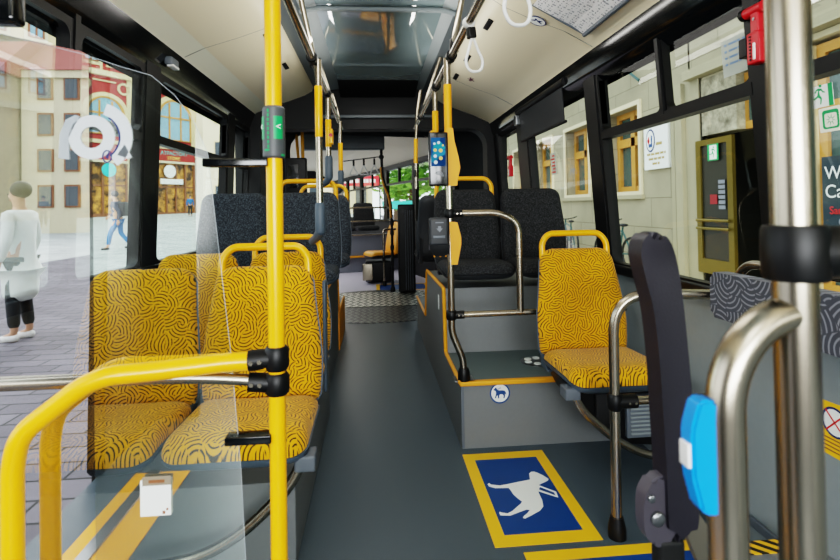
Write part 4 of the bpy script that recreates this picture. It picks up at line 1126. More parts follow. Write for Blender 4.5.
# ------------------------------------------------------------------ outside: ground
def gz(x, y):
    return -.28+.0222*max(0, min(y, 60)-4) if x < 1 else -.28
m = MB(); xs = [-70+2.5*i for i in range(29)]; ys = [-60+3*i for i in range(50)]
V = [[m.bm.verts.new((x, y, gz(x, y))) for x in xs] for y in ys]
for j in range(len(ys)-1):
    for i in range(len(xs)-1): m.bm.faces.new((V[j][i], V[j][i+1], V[j+1][i+1], V[j+1][i]))
struct(m.build('ground', 'pale_paving', smooth=False))
struct(MB().box(-9.5, 1.0, -60, 3.9, -.4, -.274).build('sidewalk', 'paving', smooth=False))
m = MB().box(1.0, 8, -60, 90, -.5, -.29); struct(m.build('street', 'paving', smooth=False))
struct(MB().box(3.6, 7, -60, 60, -.29, -.27).build('sidewalk', 'plaster_pale', smooth=False))

# ------------------------------------------------------------------ outside left: facades on the square
A0 = Vector((-26, 45, 0)); ANG = math.atan2(.82, .57)
def facade(name, label): return thing(name, label, 'building', A0, ANG)
def slab(parent, name, t0, t1, z0, z1, m, out=.0, depth=.4):
    return MB().box(t0, t1, -out, depth, z0, z1).build(name, m, parent, smooth=False)
def fwin(parent, t0, t1, z0, z1, glassm='window_sky', frame='wood_dark', surround=None, cols=2, rows=2, rec=.0):
    if surround: slab(parent, 'window_surround', t0-.28, t1+.28, z0-.25, z1+.3, surround, .1)
    f = MB().ring([(t0, z0), (t1, z0), (t1, z1), (t0, z1)], [(t0+.12, z0+.12), (t1-.12, z0+.12), (t1-.12, z1-.12), (t0+.12, z1-.12)], XZ, -.2, -.1)
    for k in range(1, cols): x = t0+(t1-t0)*k/cols; f.box(x-.06, x+.06, -.2, -.1, z0, z1)
    for k in range(1, rows): z = z0+(z1-z0)*k/rows; f.box(t0, t1, -.2, -.1, z-.06, z+.06)
    w = f.build('window_frame', frame, parent, smooth=False)
    slab(w, 'pane', t0+.05, t1-.05, z0+.05, z1-.05, glassm, .12, .1)
    return w
def arch(parent, t0, t1, z0, zs, zt, glassm, name='arch_window'):
    """arched window: springing height zs, crown zt"""
    c = (t0+t1)/2; r = (t1-t0)/2
    P = [(t0, z0), (t1, z0)]+[(c+r*math.cos(PI*k/16), zs+(zt-zs)*math.sin(PI*k/16)) for k in range(17)]
    Q = [(c+(x-c)*.86, z0+(z-z0)*.93+.1) for x, z in P]
    Pb = [(c+(x-c)*1.16, z if z <= z0 else z0+(z-z0)*1.1) for x, z in P]
    MB().ring(Pb, P, XZ, -.14, .1).build('arch_surround', 'plaster_cream', parent, smooth=False)
    w = MB().ring(P, Q, XZ, -.1, .0)
    for x in (c-r*.33, c+r*.33): w.box(x-.07, x+.07, -.1, 0, z0, zt-.4)
    w.box(t0, t1, -.1, 0, zs-.1, zs+.05)
    f = w.build(name+'_frame', 'wood_frame', parent, smooth=False)
    MB().prism(P, XZ, -.03, .05).build('pane', glassm, f, smooth=False)
    return f
b1 = facade('building', 'cream town house with blue-glazed window above the tan ground floor across the square')
slab(b1, 'wall', -9, 1.5, -.5, 24, 'plaster_cream')
slab(b1, 'ground_floor_wall', -9, 1.45, -.5, 9.2, 'cream_ashlar', .12)
slab(b1, 'cornice', -9, 1.5, 9.2, 9.7, 'plaster_pale', .45)
slab(b1, 'corner_pilaster', .45, 1.5, 9.7, 24, 'plaster_pale', .2)
for t_ in (-6.9, -4.6, -2.0): fwin(b1, t_, t_+1.15, 15.1, 17.2, 'window_sky', surround='plaster_pale'); fwin(b1, t_, t_+1.15, 10.6, 12.8, 'window_sky', surround='plaster_pale')
for t_ in (-6.5, -3.2): arch(b1, t_, t_+1.9, 1.2, 4.2, 5.4, 'window_dark')
b2 = facade('building', 'red town house with cream trim, arched windows and amber shop windows across the square')
slab(b2, 'wall', 1.5, 13, -.5, 24, 'plaster_red')
for t0, t1 in ((1.5, 1.95), (5.9, 8.4), (12.6, 13.1)): slab(b2, 'pilaster', t0, t1, 6.6, 24, 'plaster_cream', .12)
slab(b2, 'pier', 5.75, 8.7, -.5, 6.6, 'cream_ashlar', .2)
slab(b2, 'cornice', 1.5, 13.1, 13.2, 13.65, 'plaster_cream', .3)
slab(b2, 'cornice', 1.5, 13.1, 7.2, 7.5, 'plaster_cream', .25)
for t_ in (2.1, 4.35, 8.9, 11.1): fwin(b2, t_, t_+1.25, 14.3, 16.6, 'window_sky', surround='plaster_cream', cols=2)
for t_ in (3.55, 5.75, 10.3): slab(b2, 'trim_strip', t_, t_+.18, 13.65, 20, 'plaster_cream', .08)
arch(b2, 2.3, 5.7, 8.0, 9.9, 11.4, 'window_sky'); arch(b2, 8.9, 12.7, 8.1, 10.4, 12.2, 'window_sky')
m = MB()
for c_ in (2.2, 5.6): m.ring(circ(c_, 12.3, .55, 16), circ(c_, 12.3, .38, 16), XZ, -.12, 0)
m.box(2.9, 4.9, -.1, 0, 12.7, 12.82).build('ornament', 'plaster_cream', b2, smooth=False)
def shop(t0, t1, fz0, fz1, sign):
    slab(b2, 'fascia', t0, t1, fz0, fz1, 'plaster_red', .3)
    s = slab(b2, 'shop_front', t0, t1, .5, fz0, 'shop_amber', .1)
    slab(s, 'fascia_ledge', t0, t1, fz0-.2, fz0, 'plaster_pale', .4)
    m = MB()
    n = 4
    for k in range(n+1): x = t0+(t1-t0)*k/n; m.box(x-.08, x+.08, -.22, -.1, .5, fz0)
    m.box(t0, t1, -.22, -.1, 3.4, 3.55).box(t0, t1, -.2, -.1, .5, 1.0)
    m.build('shop_frame', 'wood_dark', s, smooth=False)
    return s
sA = shop(1.5, 5.75, 5.7, 6.7, 0)
MB().lathe([(.62, -.35), (.62, -.25)], at=(4.1, 0, 4.85), axis='Y', seg=24).build('round_sign', 'teal_text', sA)
sB = shop(8.7, 12.8, 6.0, 7.1, 1)
MB().lathe([(.62, -.35), (.62, -.25)], at=(10.0, 0, 5.0), axis='Y', seg=24).build('round_sign', 'sign_white', sB)
MB().box(9.0, 11.4, -.36, -.26, 3.75, 4.25).build('shop_board', 'sign_white', sB, smooth=False)
text('ATFACTORY', .52, 'teal_text', b2, (10.5, -.34, 6.78), (PI/2, 0, 0))
text('STORE', .46, 'gold_light', b2, (10.4, -.34, 6.28), (PI/2, 0, 0))
b3 = facade('building', 'cream stone house with brown windows and a red hanging banner right of the red house')
slab(b3, 'wall', 13.1, 40, -.5, 22, 'cream_ashlar')
slab(b3, 'pilaster', 13.1, 14.5, -.5, 22, 'plaster_pale', .25)
for t_ in (15.0, 18.4, 21.8, 25.2): fwin(b3, t_, t_+1.7, 7.9, 10.6, 'window_dark', 'wood_frame', 'plaster_pale'); fwin(b3, t_, t_+1.7, 1.2, 4.6, 'window_dark', 'wood_frame'); fwin(b3, t_, t_+1.7, 13, 15.6, 'window_dark', 'wood_frame')
bn = thing('hanging_banner', 'red vertical banner on the cream stone house beyond the square', 'banner', A0, ANG)
MB().box(17.4, 18.5, -1.2, -1.1, 6.6, 10.4).build('cloth', 'banner_red', bn, smooth=False)
MB().tube([(17.2, -1.15, 10.5), (18.7, -1.15, 10.5)], .06, seg=8).tube([(18, -1.15, 10.5), (18, -.1, 10.8)], .05, seg=8).build('pole', 'black_plastic', bn)
def wlamp(t_, z, label):
    l = thing('wall_lamp', label, 'lamp', A0, ANG)
    MB().tube([(t_, -.2, z+.5), (t_, -.9, z+.5)], .06, seg=8).build('arm', 'black_plastic', l)
    MB().lathe([(.1, -.5), (.32, .1), (.36, .15), (.05, .45)], at=(t_, -.9, z)).build('lantern', 'window_dark', l)
wlamp(6.4, 4.7, 'dark wall lantern on the cream pier of the red house')
wlamp(14.0, 8.9, 'dark wall lamp on the cream pilaster beside the brown windows')

# buildings behind, across the street (seen mirrored in the door glass)
def block(name, label, x0, x1, y0, y1, z1, wallm, roofm, wins, groundm=None, n_floor=3, w_=1.2, gap=2.6, h_=1.9):
    t = thing(name, label, 'building')
    MB().box(x0, x1, y0, y1, -.5, z1).build('wall', wallm, t, smooth=False)
    r = MB(); c = (y0+y1)/2
    r.prism([(y0-.5, z1), (y1+.5, z1), (c, z1+5)], YZ, x0-.4, x1+.4); r.build('roof', roofm, t, smooth=False)
    x = x0+1.2
    while x < x1-1.4:
        for k in range(n_floor):
            z = 1.0+k*(z1-1)/n_floor+.6
            f = MB().box(x-.12, x+w_+.12, y1, y1+.1, z-.12, z+h_+.12).build('window_frame', 'wood_dark', t, smooth=False)
            MB().box(x, x+w_, y1+.1, y1+.14, z, z+h_).build('pane', 'window_dark', f, smooth=False)
        x += gap
    MB().box(x0, x1, y1, y1+.3, z1-.5, z1).build('cornice', 'plaster_pale', t, smooth=False)
    return t
block('building', 'tan house with rows of small dark windows and red roof, mirrored in the door glass', -48, -24.5, -44, -34, 10.5, 'plaster_tan', 'roof_red', 0, n_floor=4, w_=.8, gap=1.9, h_=1.4)
block('building', 'pale cream house with red roof next to the tan house, mirrored in the door glass', -24.3, -10, -46, -36, 11.0, 'plaster_pale', 'roof_red', 0, n_floor=4, w_=.8, gap=1.75, h_=1.35)

# ------------------------------------------------------------------ outside right: stone building along the street
BX = 5.8
rb = thing('building', 'long cream stone building with golden wooden windows close along the other side of the bus', 'building')
FX = lambda u, v, d: (BX-d, u, v)
# wall with window openings left open by building it from piers and bands
wins = [(10.9, 12.5), (13.6, 15.3), (16.5, 18.3), (19.4, 21.2), (22.3, 24.1)]
ZB, ZT = 1.40, 3.3
UB, UT = 4.35, 6.5
m = MB()
def wl(y0, y1, z0, z1): m.box(BX, BX+.5, y0, y1, z0, z1)
wl(9.05, 26, -.3, ZB); wl(9.05, 26, ZT, UB); wl(-14, 26, UT, 14)
ed = [9.05]+[q for w in wins for q in w]+[26]
for k in range(0, len(ed), 2): wl(ed[k], ed[k+1], ZB, ZT)
upw = [(-2.5, -.6), (.6, 2.5), (3.9, 5.8), (6.9, 8.6), (10.9, 12.5), (13.6, 15.3), (16.5, 18.3), (19.4, 21.2), (22.3, 24.1)]
ed = [-14]+[q for w in upw for q in w]+[26]
for k in range(0, len(ed), 2): wl(ed[k], ed[k+1], UB, UT)
wl(-14, 9.1, 3.5, UB)
wl(-14, -3, -.3, 3.5); 
m.build('wall', 'ashlar', rb, smooth=False)
def rwin(y0, y1, z0, z1, sub=True):
    d = -.32
    MB().ring([(y0-.1, z0-.1), (y1+.1, z0-.1), (y1+.1, z1+.1), (y0-.1, z1+.1)], [(y0, z0), (y1, z0), (y1, z1), (y0, z1)], FX, -.02, .05).build('window_surround', 'plaster_pale', rb, smooth=False)
    f = MB().ring([(y0, z0), (y1, z0), (y1, z1), (y0, z1)], [(y0+.13, z0+.13), (y1-.13, z0+.13), (y1-.13, z1-.13), (y0+.13, z1-.13)], FX, d-.06, d+.06)
    yc = (y0+y1)/2; zc = z0+(z1-z0)*.62
    f.prism([(yc-.09, z0), (yc+.09, z0), (yc+.09, z1), (yc-.09, z1)], FX, d-.05, d+.07).prism([(y0, zc-.1), (y1, zc-.1), (y1, zc+.1), (y0, zc+.1)], FX, d-.05, d+.07)
    w = f.build('window_frame', 'wood_frame', rb, smooth=False)
    MB().prism([(y0+.05, z0+.05), (y1-.05, z0+.05), (y1-.05, z1-.05), (y0+.05, z1-.05)], FX, d-.04, d-.02).build('pane', 'window_green', w, smooth=False)
for y0, y1 in wins: rwin(y0, y1, ZB, ZT)
for y0, y1 in upw: rwin(y0, y1, UB, UT)
MB().box(BX-.07, BX, 10.75, 26, ZB-.17, ZB-.08).build('sill_band', 'lintel_stone', rb, smooth=False)
MB().box(BX+1.6, BX+1.7, -14, 26, -.3, 14).box(BX, BX+1.7, -14, 26, 14, 14.2).build('inner_wall', 'interior_dark', rb, smooth=False)
# portal: stone surround, rough panels, dark entrance, brass door, cafe window
for y0, y1, o_ in ((9.5, 9.62, .06), (9.2, 9.42, .1)): MB().box(BX-o_, BX+.1, y0, y1, -.3, 3.35).build('pilaster', 'lintel_stone', rb, smooth=False)
MB().box(BX-.02, BX+.3, 8.78, 9.2, -.3, 3.35).build('portal_jamb', 'lintel_stone', rb, smooth=False)
MB().box(BX-.0, BX+.3, 7.85, 8.8, 2.3, 3.3).build('rough_panel', 'rough_stone', rb, smooth=False)
MB().box(BX-.16, BX+.2, -3, 9.05, 3.35, 3.52).build('lintel', 'lintel_stone', rb, smooth=False)
MB().box(BX+.02, BX+1.3, -3, 8.74, 3.26, 3.34).build('lintel_soffit', 'plaster_pale', rb, smooth=False)
MB().box(BX+1.3, BX+1.4, -3, 9.1, -.3, 3.3).build('entrance_back', 'interior_dark', rb, smooth=False)
MB().box(BX+.0, BX+1.35, 8.74, 8.8, -.3, 3.3).build('entrance_side', 'interior_dark', rb, smooth=False)
# wooden fan light over the entrance
def wood_frame(y0, y1, z0, z1, x, th, name, parent, m='wood_frame'):
    return MB().ring([(y0, z0), (y1, z0), (y1, z1), (y0, z1)], [(y0+th, z0+th), (y1-th, z0+th), (y1-th, z1-th), (y0+th, z1-th)], lambda u, v, d: (x+d, u, v), -.05, .05).build(name, m, parent, smooth=False)
f = wood_frame(6.35, 7.95, 2.3, 3.2, BX+.2, .12, 'fan_light_frame', rb)
MB().box(BX+.2, BX+.22, 6.4, 7.9, 2.35, 3.15).build('pane', 'window_green', f, smooth=False)
f = wood_frame(4.6, 6.42, -.1, 2.3, BX+.15, .13, 'shop_frame', rb)
MB().box(BX+.15, BX+.17, 4.7, 6.3, 0, 2.2).build('pane', 'window_green', f, smooth=False)
f = wood_frame(4.6, 6.42, 2.3, 3.2, BX+.15, .13, 'shop_frame', rb)
MB().box(BX+.15, BX+.17, 4.7, 6.3, 2.4, 3.1).build('pane', 'window_green', f, smooth=False)
MB().box(BX+.05, BX+.3, 6.42, 6.62, -.3, 3.2).build('door_post', 'plaster_cream', rb, smooth=False)
f = wood_frame(2.2, 4.5, -.1, 3.2, BX+.15, .13, 'shop_frame', rb)
MB().box(BX+.15, BX+.17, 2.3, 4.4, 0, 3.1).build('pane', 'window_green', f, smooth=False)
f = wood_frame(-2.9, 2.1, -.1, 3.2, BX+.15, .13, 'shop_frame', rb)
MB().box(BX+.15, BX+.17, -2.8, 2.0, 0, 3.1).build('pane', 'window_green', f, smooth=False)
cs = thing('cafe_sign', 'dark cafe window board with white and red words beside the golden door frame', 'sign')
MB().box(BX+.04, BX+.07, 5.0, 6.33, .75, 1.7).build('board', 'window_dark', cs, smooth=False)
RZ_ = (PI/2, 0, -PI/2)
text('Wo\nCaf', .24, 'sign_white', cs, (BX+.03, 6.28, 1.36), RZ_, align='LEFT')
text('San', .14, 'sign_red', cs, (BX+.03, 6.22, 1.0), RZ_, align='LEFT')
MB().prism(circ(6.02, .86, .06, 20), FX, -.035, -.02).build('round_mark', 'grey_text', cs, smooth=False)
# brass glass door leaf standing open
dr = thing('entrance_door', 'brass framed glass door of the stone building with exit sign on the glass', 'door')
DY0, DY1, DZ0, DZ1 = 7.9, 8.85, -.1, 2.22
fm_ = MB().ring([(DY0, DZ0), (DY1, DZ0), (DY1, DZ1), (DY0, DZ1)], [(DY0+.13, DZ0+.25), (DY1-.13, DZ0+.25), (DY1-.13, DZ1-.1), (DY0+.13, DZ1-.1)], FX, .0, .06).build('frame', 'brass', dr, smooth=False)
MB().prism([(DY0+.1, DZ0+.2), (DY1-.1, DZ0+.2), (DY1-.1, DZ1-.05), (DY0+.1, DZ1-.05)], FX, .02, .03).build('pane', 'interior_dark', dr, smooth=False)
for z in (.68, .82): MB().tube([(BX-.1, DY0+.05, z), (BX-.1, DY1-.05, z)], .025, seg=10).build('push_bar', 'brass', dr)
pl_ = [(8.18, 8.45, 1.83, 2.13)]
e3 = MB().prism([(8.22, 1.84), (8.5, 1.84), (8.5, 2.12), (8.22, 2.12)], FX, .065, .07).build('exit_sign', 'green_sign', dr, smooth=False)
MB().prism([(8.26, 1.86), (8.44, 1.86), (8.44, 2.10), (8.26, 2.10)], FX, .07, .074).build('exit_field', 'sign_white', e3, smooth=False)
runman(8.35, 1.95, .2, FX, .074, 'running_figure', 'green_sign', e3)
MB().prism([(8.28, 1.10), (8.46, 1.10), (8.46, 1.26), (8.28, 1.26)], FX, .065, .07).build('red_sign', 'red_dark', dr, smooth=False)
for k in range(6): MB().prism([(8.08, 1.44-k*.085), (8.24, 1.44-k*.085), (8.24, 1.5-k*.085), (8.08, 1.5-k*.085)], FX, .065, .07).build('notice_slip', 'grey_text', dr, smooth=False)
# white plate with the round emblem
wp = thing('wall_plate', 'white wall plate with blue oval emblem and red cross between window and pilaster', 'sign')
MB().box(BX-.06, BX, 9.72, 10.62, 1.83, 2.72).build('plate', 'sign_white', wp, smooth=False)
MB().prism(circ(10.36, 2.43, .17, 28, .24), FX, .06, .066).build('emblem_rim', 'dark_blue', wp, smooth=False)
em = MB().prism(circ(10.36, 2.43, .14, 28, .205), FX, .066, .07).build('emblem_field', 'sign_white', wp, smooth=False)
MB().box(BX-.076, BX-.07, 10.38, 10.46, 2.40, 2.46).prism([(10.40, 2.44+.07), (10.43, 2.51), (10.43, 2.36), (10.40, 2.36)], FX, .07, .076).build('red_cross', 'sign_red', em, smooth=False)
MB().prism([(10.28, 2.53), (10.32, 2.53), (10.32, 2.36), (10.41, 2.36), (10.41, 2.29), (10.28, 2.29)], FX, .07, .076).build('blue_mark', 'sign_blue', em, smooth=False)
m = MB().prism([(10.15, 2.31), (9.93, 2.31), (9.93, 2.37), (10.15, 2.37)], FX, .06, .064)
for k, (a_, b_) in enumerate(((10.5, 9.8), (10.44, 9.86), (10.3, 10.02))):
    y = a_
    while y > b_:
        w_ = min(y-b_, .07+.05*((int(y*97)+k) % 3)); m.prism([(y, 2.12-k*.1), (y-w_, 2.12-k*.1), (y-w_, 2.165-k*.1), (y, 2.165-k*.1)], FX, .06, .064); y -= w_+.03
m.build('print_lines', 'gold_text', wp, smooth=False)
cbl = thing('cable', 'thin dark cable hanging slantwise across the upper windows of the stone building', 'cable')
MB().tube([(5.6, 12.9, 5.3), (5.65, 10.6, 3.75)], .03, seg=8).build('strand', 'bike_teal', cbl)

# bicycles leaning by the wall
def bike(label, loc, rz, group=None):
    t = thing('bicycle', label, 'bicycle', loc, rz)
    R_ = .34
    for x in (-.52, .52):
        n = 28; b = MB(); b.tube([(x+R_*math.cos(2*PI*k/n), 0, R_+R_*math.sin(2*PI*k/n)) for k in range(n+1)], .028, seg=8, cap=False)
        w = b.build('wheel', 'black_rubber', t)
        s = MB()
        for k in range(10):
            a = PI*k/10; s.tube([(x-R_*math.cos(a), 0, R_-R_*math.sin(a)), (x+R_*math.cos(a), 0, R_+R_*math.sin(a))], .003, seg=5)
        s.build('spokes', 'steel_dark', w)
    f = MB()
    for a, b in (((-.52, .34), (-.08, .32)), ((-.52, .34), (-.2, .82)), ((-.08, .32), (-.22, .9)), ((-.08, .32), (.36, .8)), ((-.2, .8), (.34, .88)), ((.32, .98), (.38, .76)), ((.38, .76), (.52, .34))):
        f.tube([(a[0], 0, a[1]), (b[0], 0, b[1])], .02, seg=8)
    f.build('frame', 'bike_teal', t)
    MB().tube([(.22, -.28, 1.06), (.34, -.24, 1.02), (.32, 0, .98), (.34, .24, 1.02), (.22, .28, 1.06)], .014, .08, seg=8).build('handlebar', 'black_plastic', t)
    MB().ball((-.24, 0, .94), .14, .07, .035, 12).build('saddle', 'black_plastic', t)
    MB().lathe([(.09, -.02), (.09, .02)], at=(-.08, 0, .32), axis='Y', seg=16).build('crank', 'steel_dark', t)
    return t
bike('bicycle with teal frame by the stone wall, its front wheel beside the black window pillar', (5.25, 10.95, -.27), PI/2+.15)
bike('bicycle by the stone wall, showing over the yellow handle of the single seat', (5.3, 13.9, -.27), PI/2-.1)

# ------------------------------------------------------------------ far behind the bus
fb_ = thing('building', 'pale house with dark windows behind the rear section, under the red street banner', 'building')
MB().box(-14, -.2, 44, 46, -.5, 16).build('wall', 'plaster_pale', fb_, smooth=False)
for k in range(7):
    for j in range(3):
        x = -13+1.9*k; z = 1.2+3.6*j
        f = MB().box(x-.1, x+1.0, 43.9, 44, z-.1, z+2.0).build('window_frame', 'plaster_cream', fb_, smooth=False)
        MB().box(x, x+.9, 43.86, 43.9, z, z+1.9).build('pane', 'window_dark', f, smooth=False)
sbn = thing('street_banner', 'long red banner with pale lettering seen through the far rear windows', 'banner')
MB().box(-2.75, .3, 36, 36.05, 2.62, 3.3).build('cloth', 'banner_red', sbn, smooth=False)
m = MB()
for k in range(11): m.box(-2.5+k*.24, -2.34+k*.24+.04*(k % 2), 35.98, 36, 2.84, 3.08)
m.build('print_marks', 'sign_white', sbn, smooth=False)
MB().tube([(-2.8, 36.1, -.2), (-2.8, 36.1, 3.4)], .05, seg=8).tube([(.35, 36.1, -.2), (.35, 36.1, 3.4)], .05, seg=8).build('post', 'black_plastic', sbn)
def tree(label, x, y, h, r, seed):
    rnd = random.Random(seed); t = thing('tree', label, 'tree', (x, y, -.2))
    MB().tube([(0, 0, 0), (.1, .05, h*.35), (0, 0, h*.7)], .22, .5, seg=10, r2=.08).build('trunk', 'trunk', t)
    m = MB()
    for k in range(900):
        while True:
            p = Vector((rnd.uniform(-1, 1), rnd.uniform(-1, 1), rnd.uniform(-1, 1)))
            if p.length < 1: break
        p = p*(.75+.25*rnd.random())
        c = Vector((p.x*r, p.y*r, h*.6+p.z*h*.46)); s = rnd.uniform(.18, .42)
        a = Vector((rnd.uniform(-1, 1), rnd.uniform(-1, 1), rnd.uniform(-.6, .6))).normalized(); b = a.cross(Vector((rnd.uniform(-1, 1), rnd.uniform(-1, 1), 1))).normalized()
        m.quad(c-a*s, c+b*s*.5, c+a*s, c-b*s*.5)
    m.build('crown', 'leaf_green', t, smooth=False)
tree('green leafy tree seen through the rear windows beside the ticket reader screen', 1.9, 27, 7, 2.0, 3)
tree('green tree farther off behind the leafy tree at the rear windows', 1.6, 40, 8.5, 2.4, 5)
tree('green tree to the side of the leafy tree, beyond the end of the stone building', 4.6, 33, 8, 2.3, 8)
aw = thing('market_awning', 'small teal awning under the trees behind the rear windows', 'awning')
MB().prism([(0, 1.05), (2.2, 1.35), (2.2, 1.4), (0, 1.1)], lambda u, v, d: (d, 20.5+u, v), .3, 2.6).build('canvas', 'teal_canvas', aw, smooth=False)
for x in (.4, 2.5): MB().tube([(x, 20.6, -.25), (x, 20.6, 1.1)], .03, seg=8).build('post', 'steel_dark', aw)
# ------------------------------------------------------------------ people on the square
def skin_obj(name, verts, edges, m, parent=None, root=0, sub=1):
    me = bpy.data.meshes.new(name); me.from_pydata([v[:3] for v in verts], edges, []); me.update()
    o = bpy.data.objects.new(name, me); COL.objects.link(o); me.materials.append(M[m])
    o.modifiers.new('Skin', 'SKIN').use_smooth_shade = True
    for i, v in enumerate(verts):
        r = v[3]; sv = me.skin_vertices[0].data[i]; sv.radius = (r, r) if not isinstance(r, tuple) else r; sv.use_root = (i == root)
    s = o.modifiers.new('Subdivision', 'SUBSURF'); s.levels = s.render_levels = sub
    if parent: o.parent = parent
    return o
class Sk:
    def __init__(s): s.v = []; s.e = []
    def add(s, p, r, to=None):
        s.v.append((*p, r)); i = len(s.v)-1
        if to is not None: s.e.append((to, i))
        return i
    def chain(s, pts, to):
        for p, r in pts: to = s.add(p, r, to)
        return to
def person(label, loc, rotz, pose, clothes, hair='hair_dark', long_coat=None, pack=None, shoe='shoe_dark'):
    """pose: dict of joints for L/R arm and leg (shoulder, elbow, wrist, hip, knee, ankle); local -Y is forward"""
    t = thing('person', label, 'person', loc, rotz)
    P = pose; ln = P.get('lean', 0)
    sh = lambda z: -ln*(z-.95)
    k = Sk(); r0 = k.add((0, 0, .95), .13)
    ch = k.chain([((0, sh(1.15), 1.15), .125), ((0, sh(1.36), 1.36), .14), ((0, sh(1.47), 1.47), .06), ((0, sh(1.55)-.01, 1.55), .062), ((0, sh(1.62)-.02, 1.63), .088), ((0, sh(1.7)-.015, 1.71), .075)], r0)
    hd = len(k.v)-2; k.add((0, sh(1.62)-.125, 1.62), .014, hd)
    chest = 2
    for s_, S in ((-1, 'R'), (1, 'L')):
        so = (s_*.18, sh(1.38), 1.40); el, wr = P['elbow'+S], P['wrist'+S]
        w = k.chain([(so, .062), (el, .046), (wr, .03)], chest)
        d = (Vector(wr)-Vector(el)).normalized(); side = d.cross(Vector((s_, 0, 0))).normalized()
        pm = Vector(wr)+d*.05; w = k.add(pm, .03, w)
        for q, (of, L_) in enumerate(((-.03, .062), (-.01, .075), (.01, .07), (.028, .055))):
            b = pm+side*of+d*.035; f_ = k.add(b, .011, w); k.chain([(b+d*L_*.55+Vector((-s_*.008, 0, 0)), .0095), (b+d*L_+Vector((-s_*.024, 0, 0)), .008)], f_)
        tb = k.add(pm-side*.04-d*.01, .012, w); k.add(pm-side*.058+d*.028, .010, tb)
        k.chain([((s_*.09, 0, .9), .085), (P['knee'+S], .058), (P['ankle'+S], .04), (tuple(Vector(P['ankle'+S])+Vector((0, -.13, -.05))), .032)], r0)
    skin_obj('body', k.v, k.e, 'skin', t)
    # clothing
    jk = Sk(); j0 = jk.add((0, 0, .93), .16); jc = jk.chain([((0, sh(1.15), 1.15), .155), ((0, sh(1.36), 1.37), .165)], j0); jk.add((0, sh(1.47), 1.465), .078, jc)
    for s_, S in ((-1, 'R'), (1, 'L')): jk.chain([((s_*.185, sh(1.38), 1.405), .08), (P['elbow'+S], .062), (P['wrist'+S], .046)], jc)
    if long_coat: jk.chain([((0, 0, .8), .18), ((0, 0, .6), .185), ((0, .01, long_coat), .19)], j0)
    skin_obj('jacket', jk.v, jk.e, clothes[0], t)
    tr = Sk(); t0 = tr.add((0, 0, .93), .12)
    for s_, S in ((-1, 'R'), (1, 'L')):
        a = Vector(P['ankle'+S]); kn = Vector(P['knee'+S])
        tr.chain([((s_*.085, 0, .86), .088), (tuple(kn), .075), (tuple(a+(kn-a)*.12), .062)], t0)
    skin_obj('trousers', tr.v, tr.e, clothes[1], t)
    for S in 'RL':
        a = Vector(P['ankle'+S]); sk = Sk(); q = sk.add(a+Vector((0, .05, -.045)), .046)
        sk.chain([(a+Vector((0, -.02, -.04)), .05), (a+Vector((0, -.12, -.055)), .043), (a+Vector((0, -.2, -.062)), .032)], q)
        skin_obj('shoe', sk.v, sk.e, shoe, t)
    hc = (0, sh(1.66)-.0, 1.675)
    MB().ball((hc[0], hc[1]+.012, hc[2]+.02), .1, .108, .1).build('hair', hair, t)
    for x in (-.032, .032): MB().ball((x, sh(1.62)-.105, 1.645), .011, .008, .009, 8).build('eye', 'sign_black', t)
    MB().ball((0, sh(1.62)-.1, 1.575), .022, .01, .006, 8).build('mouth', 'red_dark', t)
    if pack:
        bpk = MB().box(-.15, .15, .1-ln*.3, .28-ln*.3, 1.02, 1.45, .05).build('backpack', pack, t)
    return t
STAND = dict(elbowR=(-.25, .02, 1.13), wristR=(-.25, -.06, .9), elbowL=(.25, .02, 1.13), wristL=(.25, -.06, .9), kneeR=(-.1, -.02, .5), ankleR=(-.1, 0, .09), kneeL=(.1, -.02, .5), ankleL=(.1, .04, .09))
WALK = dict(lean=.16, elbowR=(-.25, -.16, 1.16), wristR=(-.24, -.36, 1.02), elbowL=(.25, .14, 1.14), wristL=(.24, .1, .9), kneeR=(-.09, .02, .5), ankleR=(-.09, .33, .13), kneeL=(.09, -.2, .52), ankleL=(.09, -.27, .09))
person('person in a navy jacket and blue jeans striding across the square with a backpack', (-7.75, 16.5, gz(-8, 16.5)-.01), -PI/2, WALK, ('jacket_navy', 'jeans'), pack='sign_black')
person('person in a long pale coat and white sneakers, mirrored in the door glass', (-4.0, -4.1, -.28), -PI/2, STAND, ('coat_white', 'trouser_dark'), long_coat=.42, shoe='shoe_white')
person('person in a plum coat with dark hair, mirrored at the edge of the door glass', (-6.6, -6.6, -.28), PI+.4, STAND, ('plum_coat', 'trouser_dark'))
person('person in a grey coat standing far off on the square near the red house', (-18.6, 31.0, gz(-18, 31)), .6, STAND, ('grey_coat', 'trouser_dark'))
person('small person in a blue jacket far off by the shop windows', (-15.4, 45, gz(-15, 45)), .4, STAND, ('jeans', 'trouser_dark'))

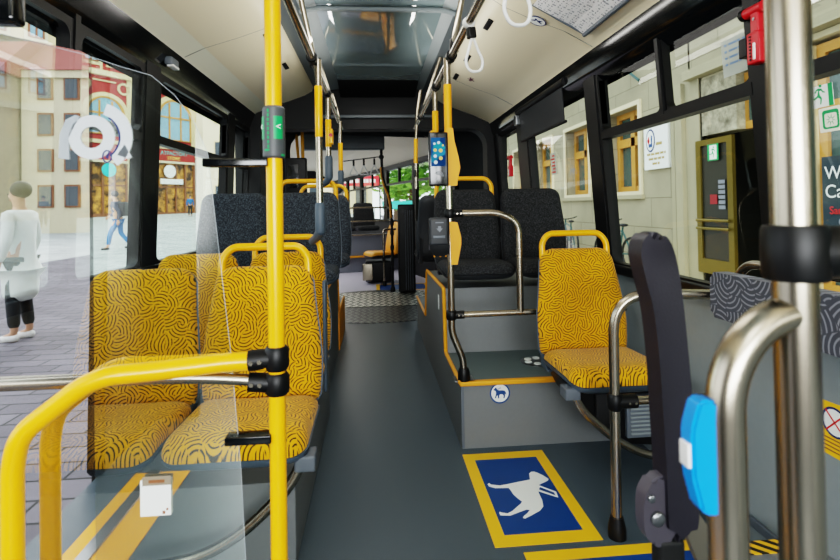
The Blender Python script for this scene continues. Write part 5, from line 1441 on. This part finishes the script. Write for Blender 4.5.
# ------------------------------------------------------------------ light, sky, camera
w = bpy.data.worlds.new('Sky'); bpy.context.scene.world = w; w.use_nodes = True
nt_ = w.node_tree; nt_.nodes.clear()
out = nt_.nodes.new('ShaderNodeOutputWorld'); bg = nt_.nodes.new('ShaderNodeBackground')
tc = nt_.nodes.new('ShaderNodeTexCoord'); sx = nt_.nodes.new('ShaderNodeSeparateXYZ'); rp = nt_.nodes.new('ShaderNodeValToRGB')
nt_.links.new(tc.outputs['Generated'], sx.inputs[0]); nt_.links.new(sx.outputs[2], rp.inputs[0]); nt_.links.new(rp.outputs[0], bg.inputs[0]); nt_.links.new(bg.outputs[0], out.inputs[0])
rp.color_ramp.elements[0].color = (.92, .96, 1, 1); rp.color_ramp.elements[1].color = (.75, .87, 1, 1)
bg.inputs[1].default_value = 2.3
def sun(rot, e, ang, col=(1, .97, .9)):
    l = bpy.data.lights.new('sun', 'SUN'); l.energy = e; l.angle = math.radians(ang); l.color = col
    o = bpy.data.objects.new('sun', l); COL.objects.link(o); o.rotation_euler = rot
sun((math.radians(48), 0, math.radians(-12)), 2.2, 35)
def area(loc, rot, sx_, sy_, e, col=(1, .97, .92)):
    l = bpy.data.lights.new('fill_light', 'AREA'); l.shape = 'RECTANGLE'; l.size = sx_; l.size_y = sy_; l.energy = e; l.color = col
    o = bpy.data.objects.new('fill_light', l); COL.objects.link(o); o.location = loc; o.rotation_euler = rot
for y, e in ((-1.2, 8), (1.6, 7), (3.8, 7)): area((0, y, 2.2), (0, 0, 0), .5, 1.6, e)  # added fill below the ceiling, no fixtures there
area((0, -2.25, 1.3), (math.radians(98), 0, 0), 2.0, .9, 100, (.95, .98, 1))  # added fill at the windscreen, standing in for daylight from the front
for y in (-.6, 2.6):  # unseen strips added at rail height to brighten the cream coves
    for s_ in (-1, 1): area((s_*.3, y, 1.98), (0, s_*-math.radians(125), 0), .06, 2.6, 5)
c = RT @ Vector((0, 4.5, 2.15)); area(c, (0, 0, math.radians(15)), .8, 5, 40)  # extra fill added to brighten the rear section

cam = bpy.data.cameras.new('camera'); co = bpy.data.objects.new('camera', cam); COL.objects.link(co)
cam.sensor_width = 36; cam.lens = 520/840*36; cam.shift_x = .00017; cam.shift_y = -.09756
cam.clip_start = .05; cam.clip_end = 500
R2 = Vector((.99614835, -.08592999, -.01745025)); U2 = Vector((.0160334, -.01715113, .99972435)); B2 = Vector((-.08620559, -.99615354, -.01570732))
mw = Matrix((R2, U2, B2)).transposed().to_4x4(); mw.translation = Vector((0, 0, 1.15)); co.matrix_world = mw
cam.dof.use_dof = True; cam.dof.focus_distance = 2.3; cam.dof.aperture_fstop = 5.0
sc = bpy.context.scene; sc.camera = co
sc.view_settings.view_transform = 'Filmic'; sc.view_settings.look = 'High Contrast'; sc.view_settings.exposure = .22
sc.cycles.use_denoising = True
sc.cycles.max_bounces = 8; sc.cycles.transparent_max_bounces = 16; sc.cycles.sample_clamp_indirect = 6
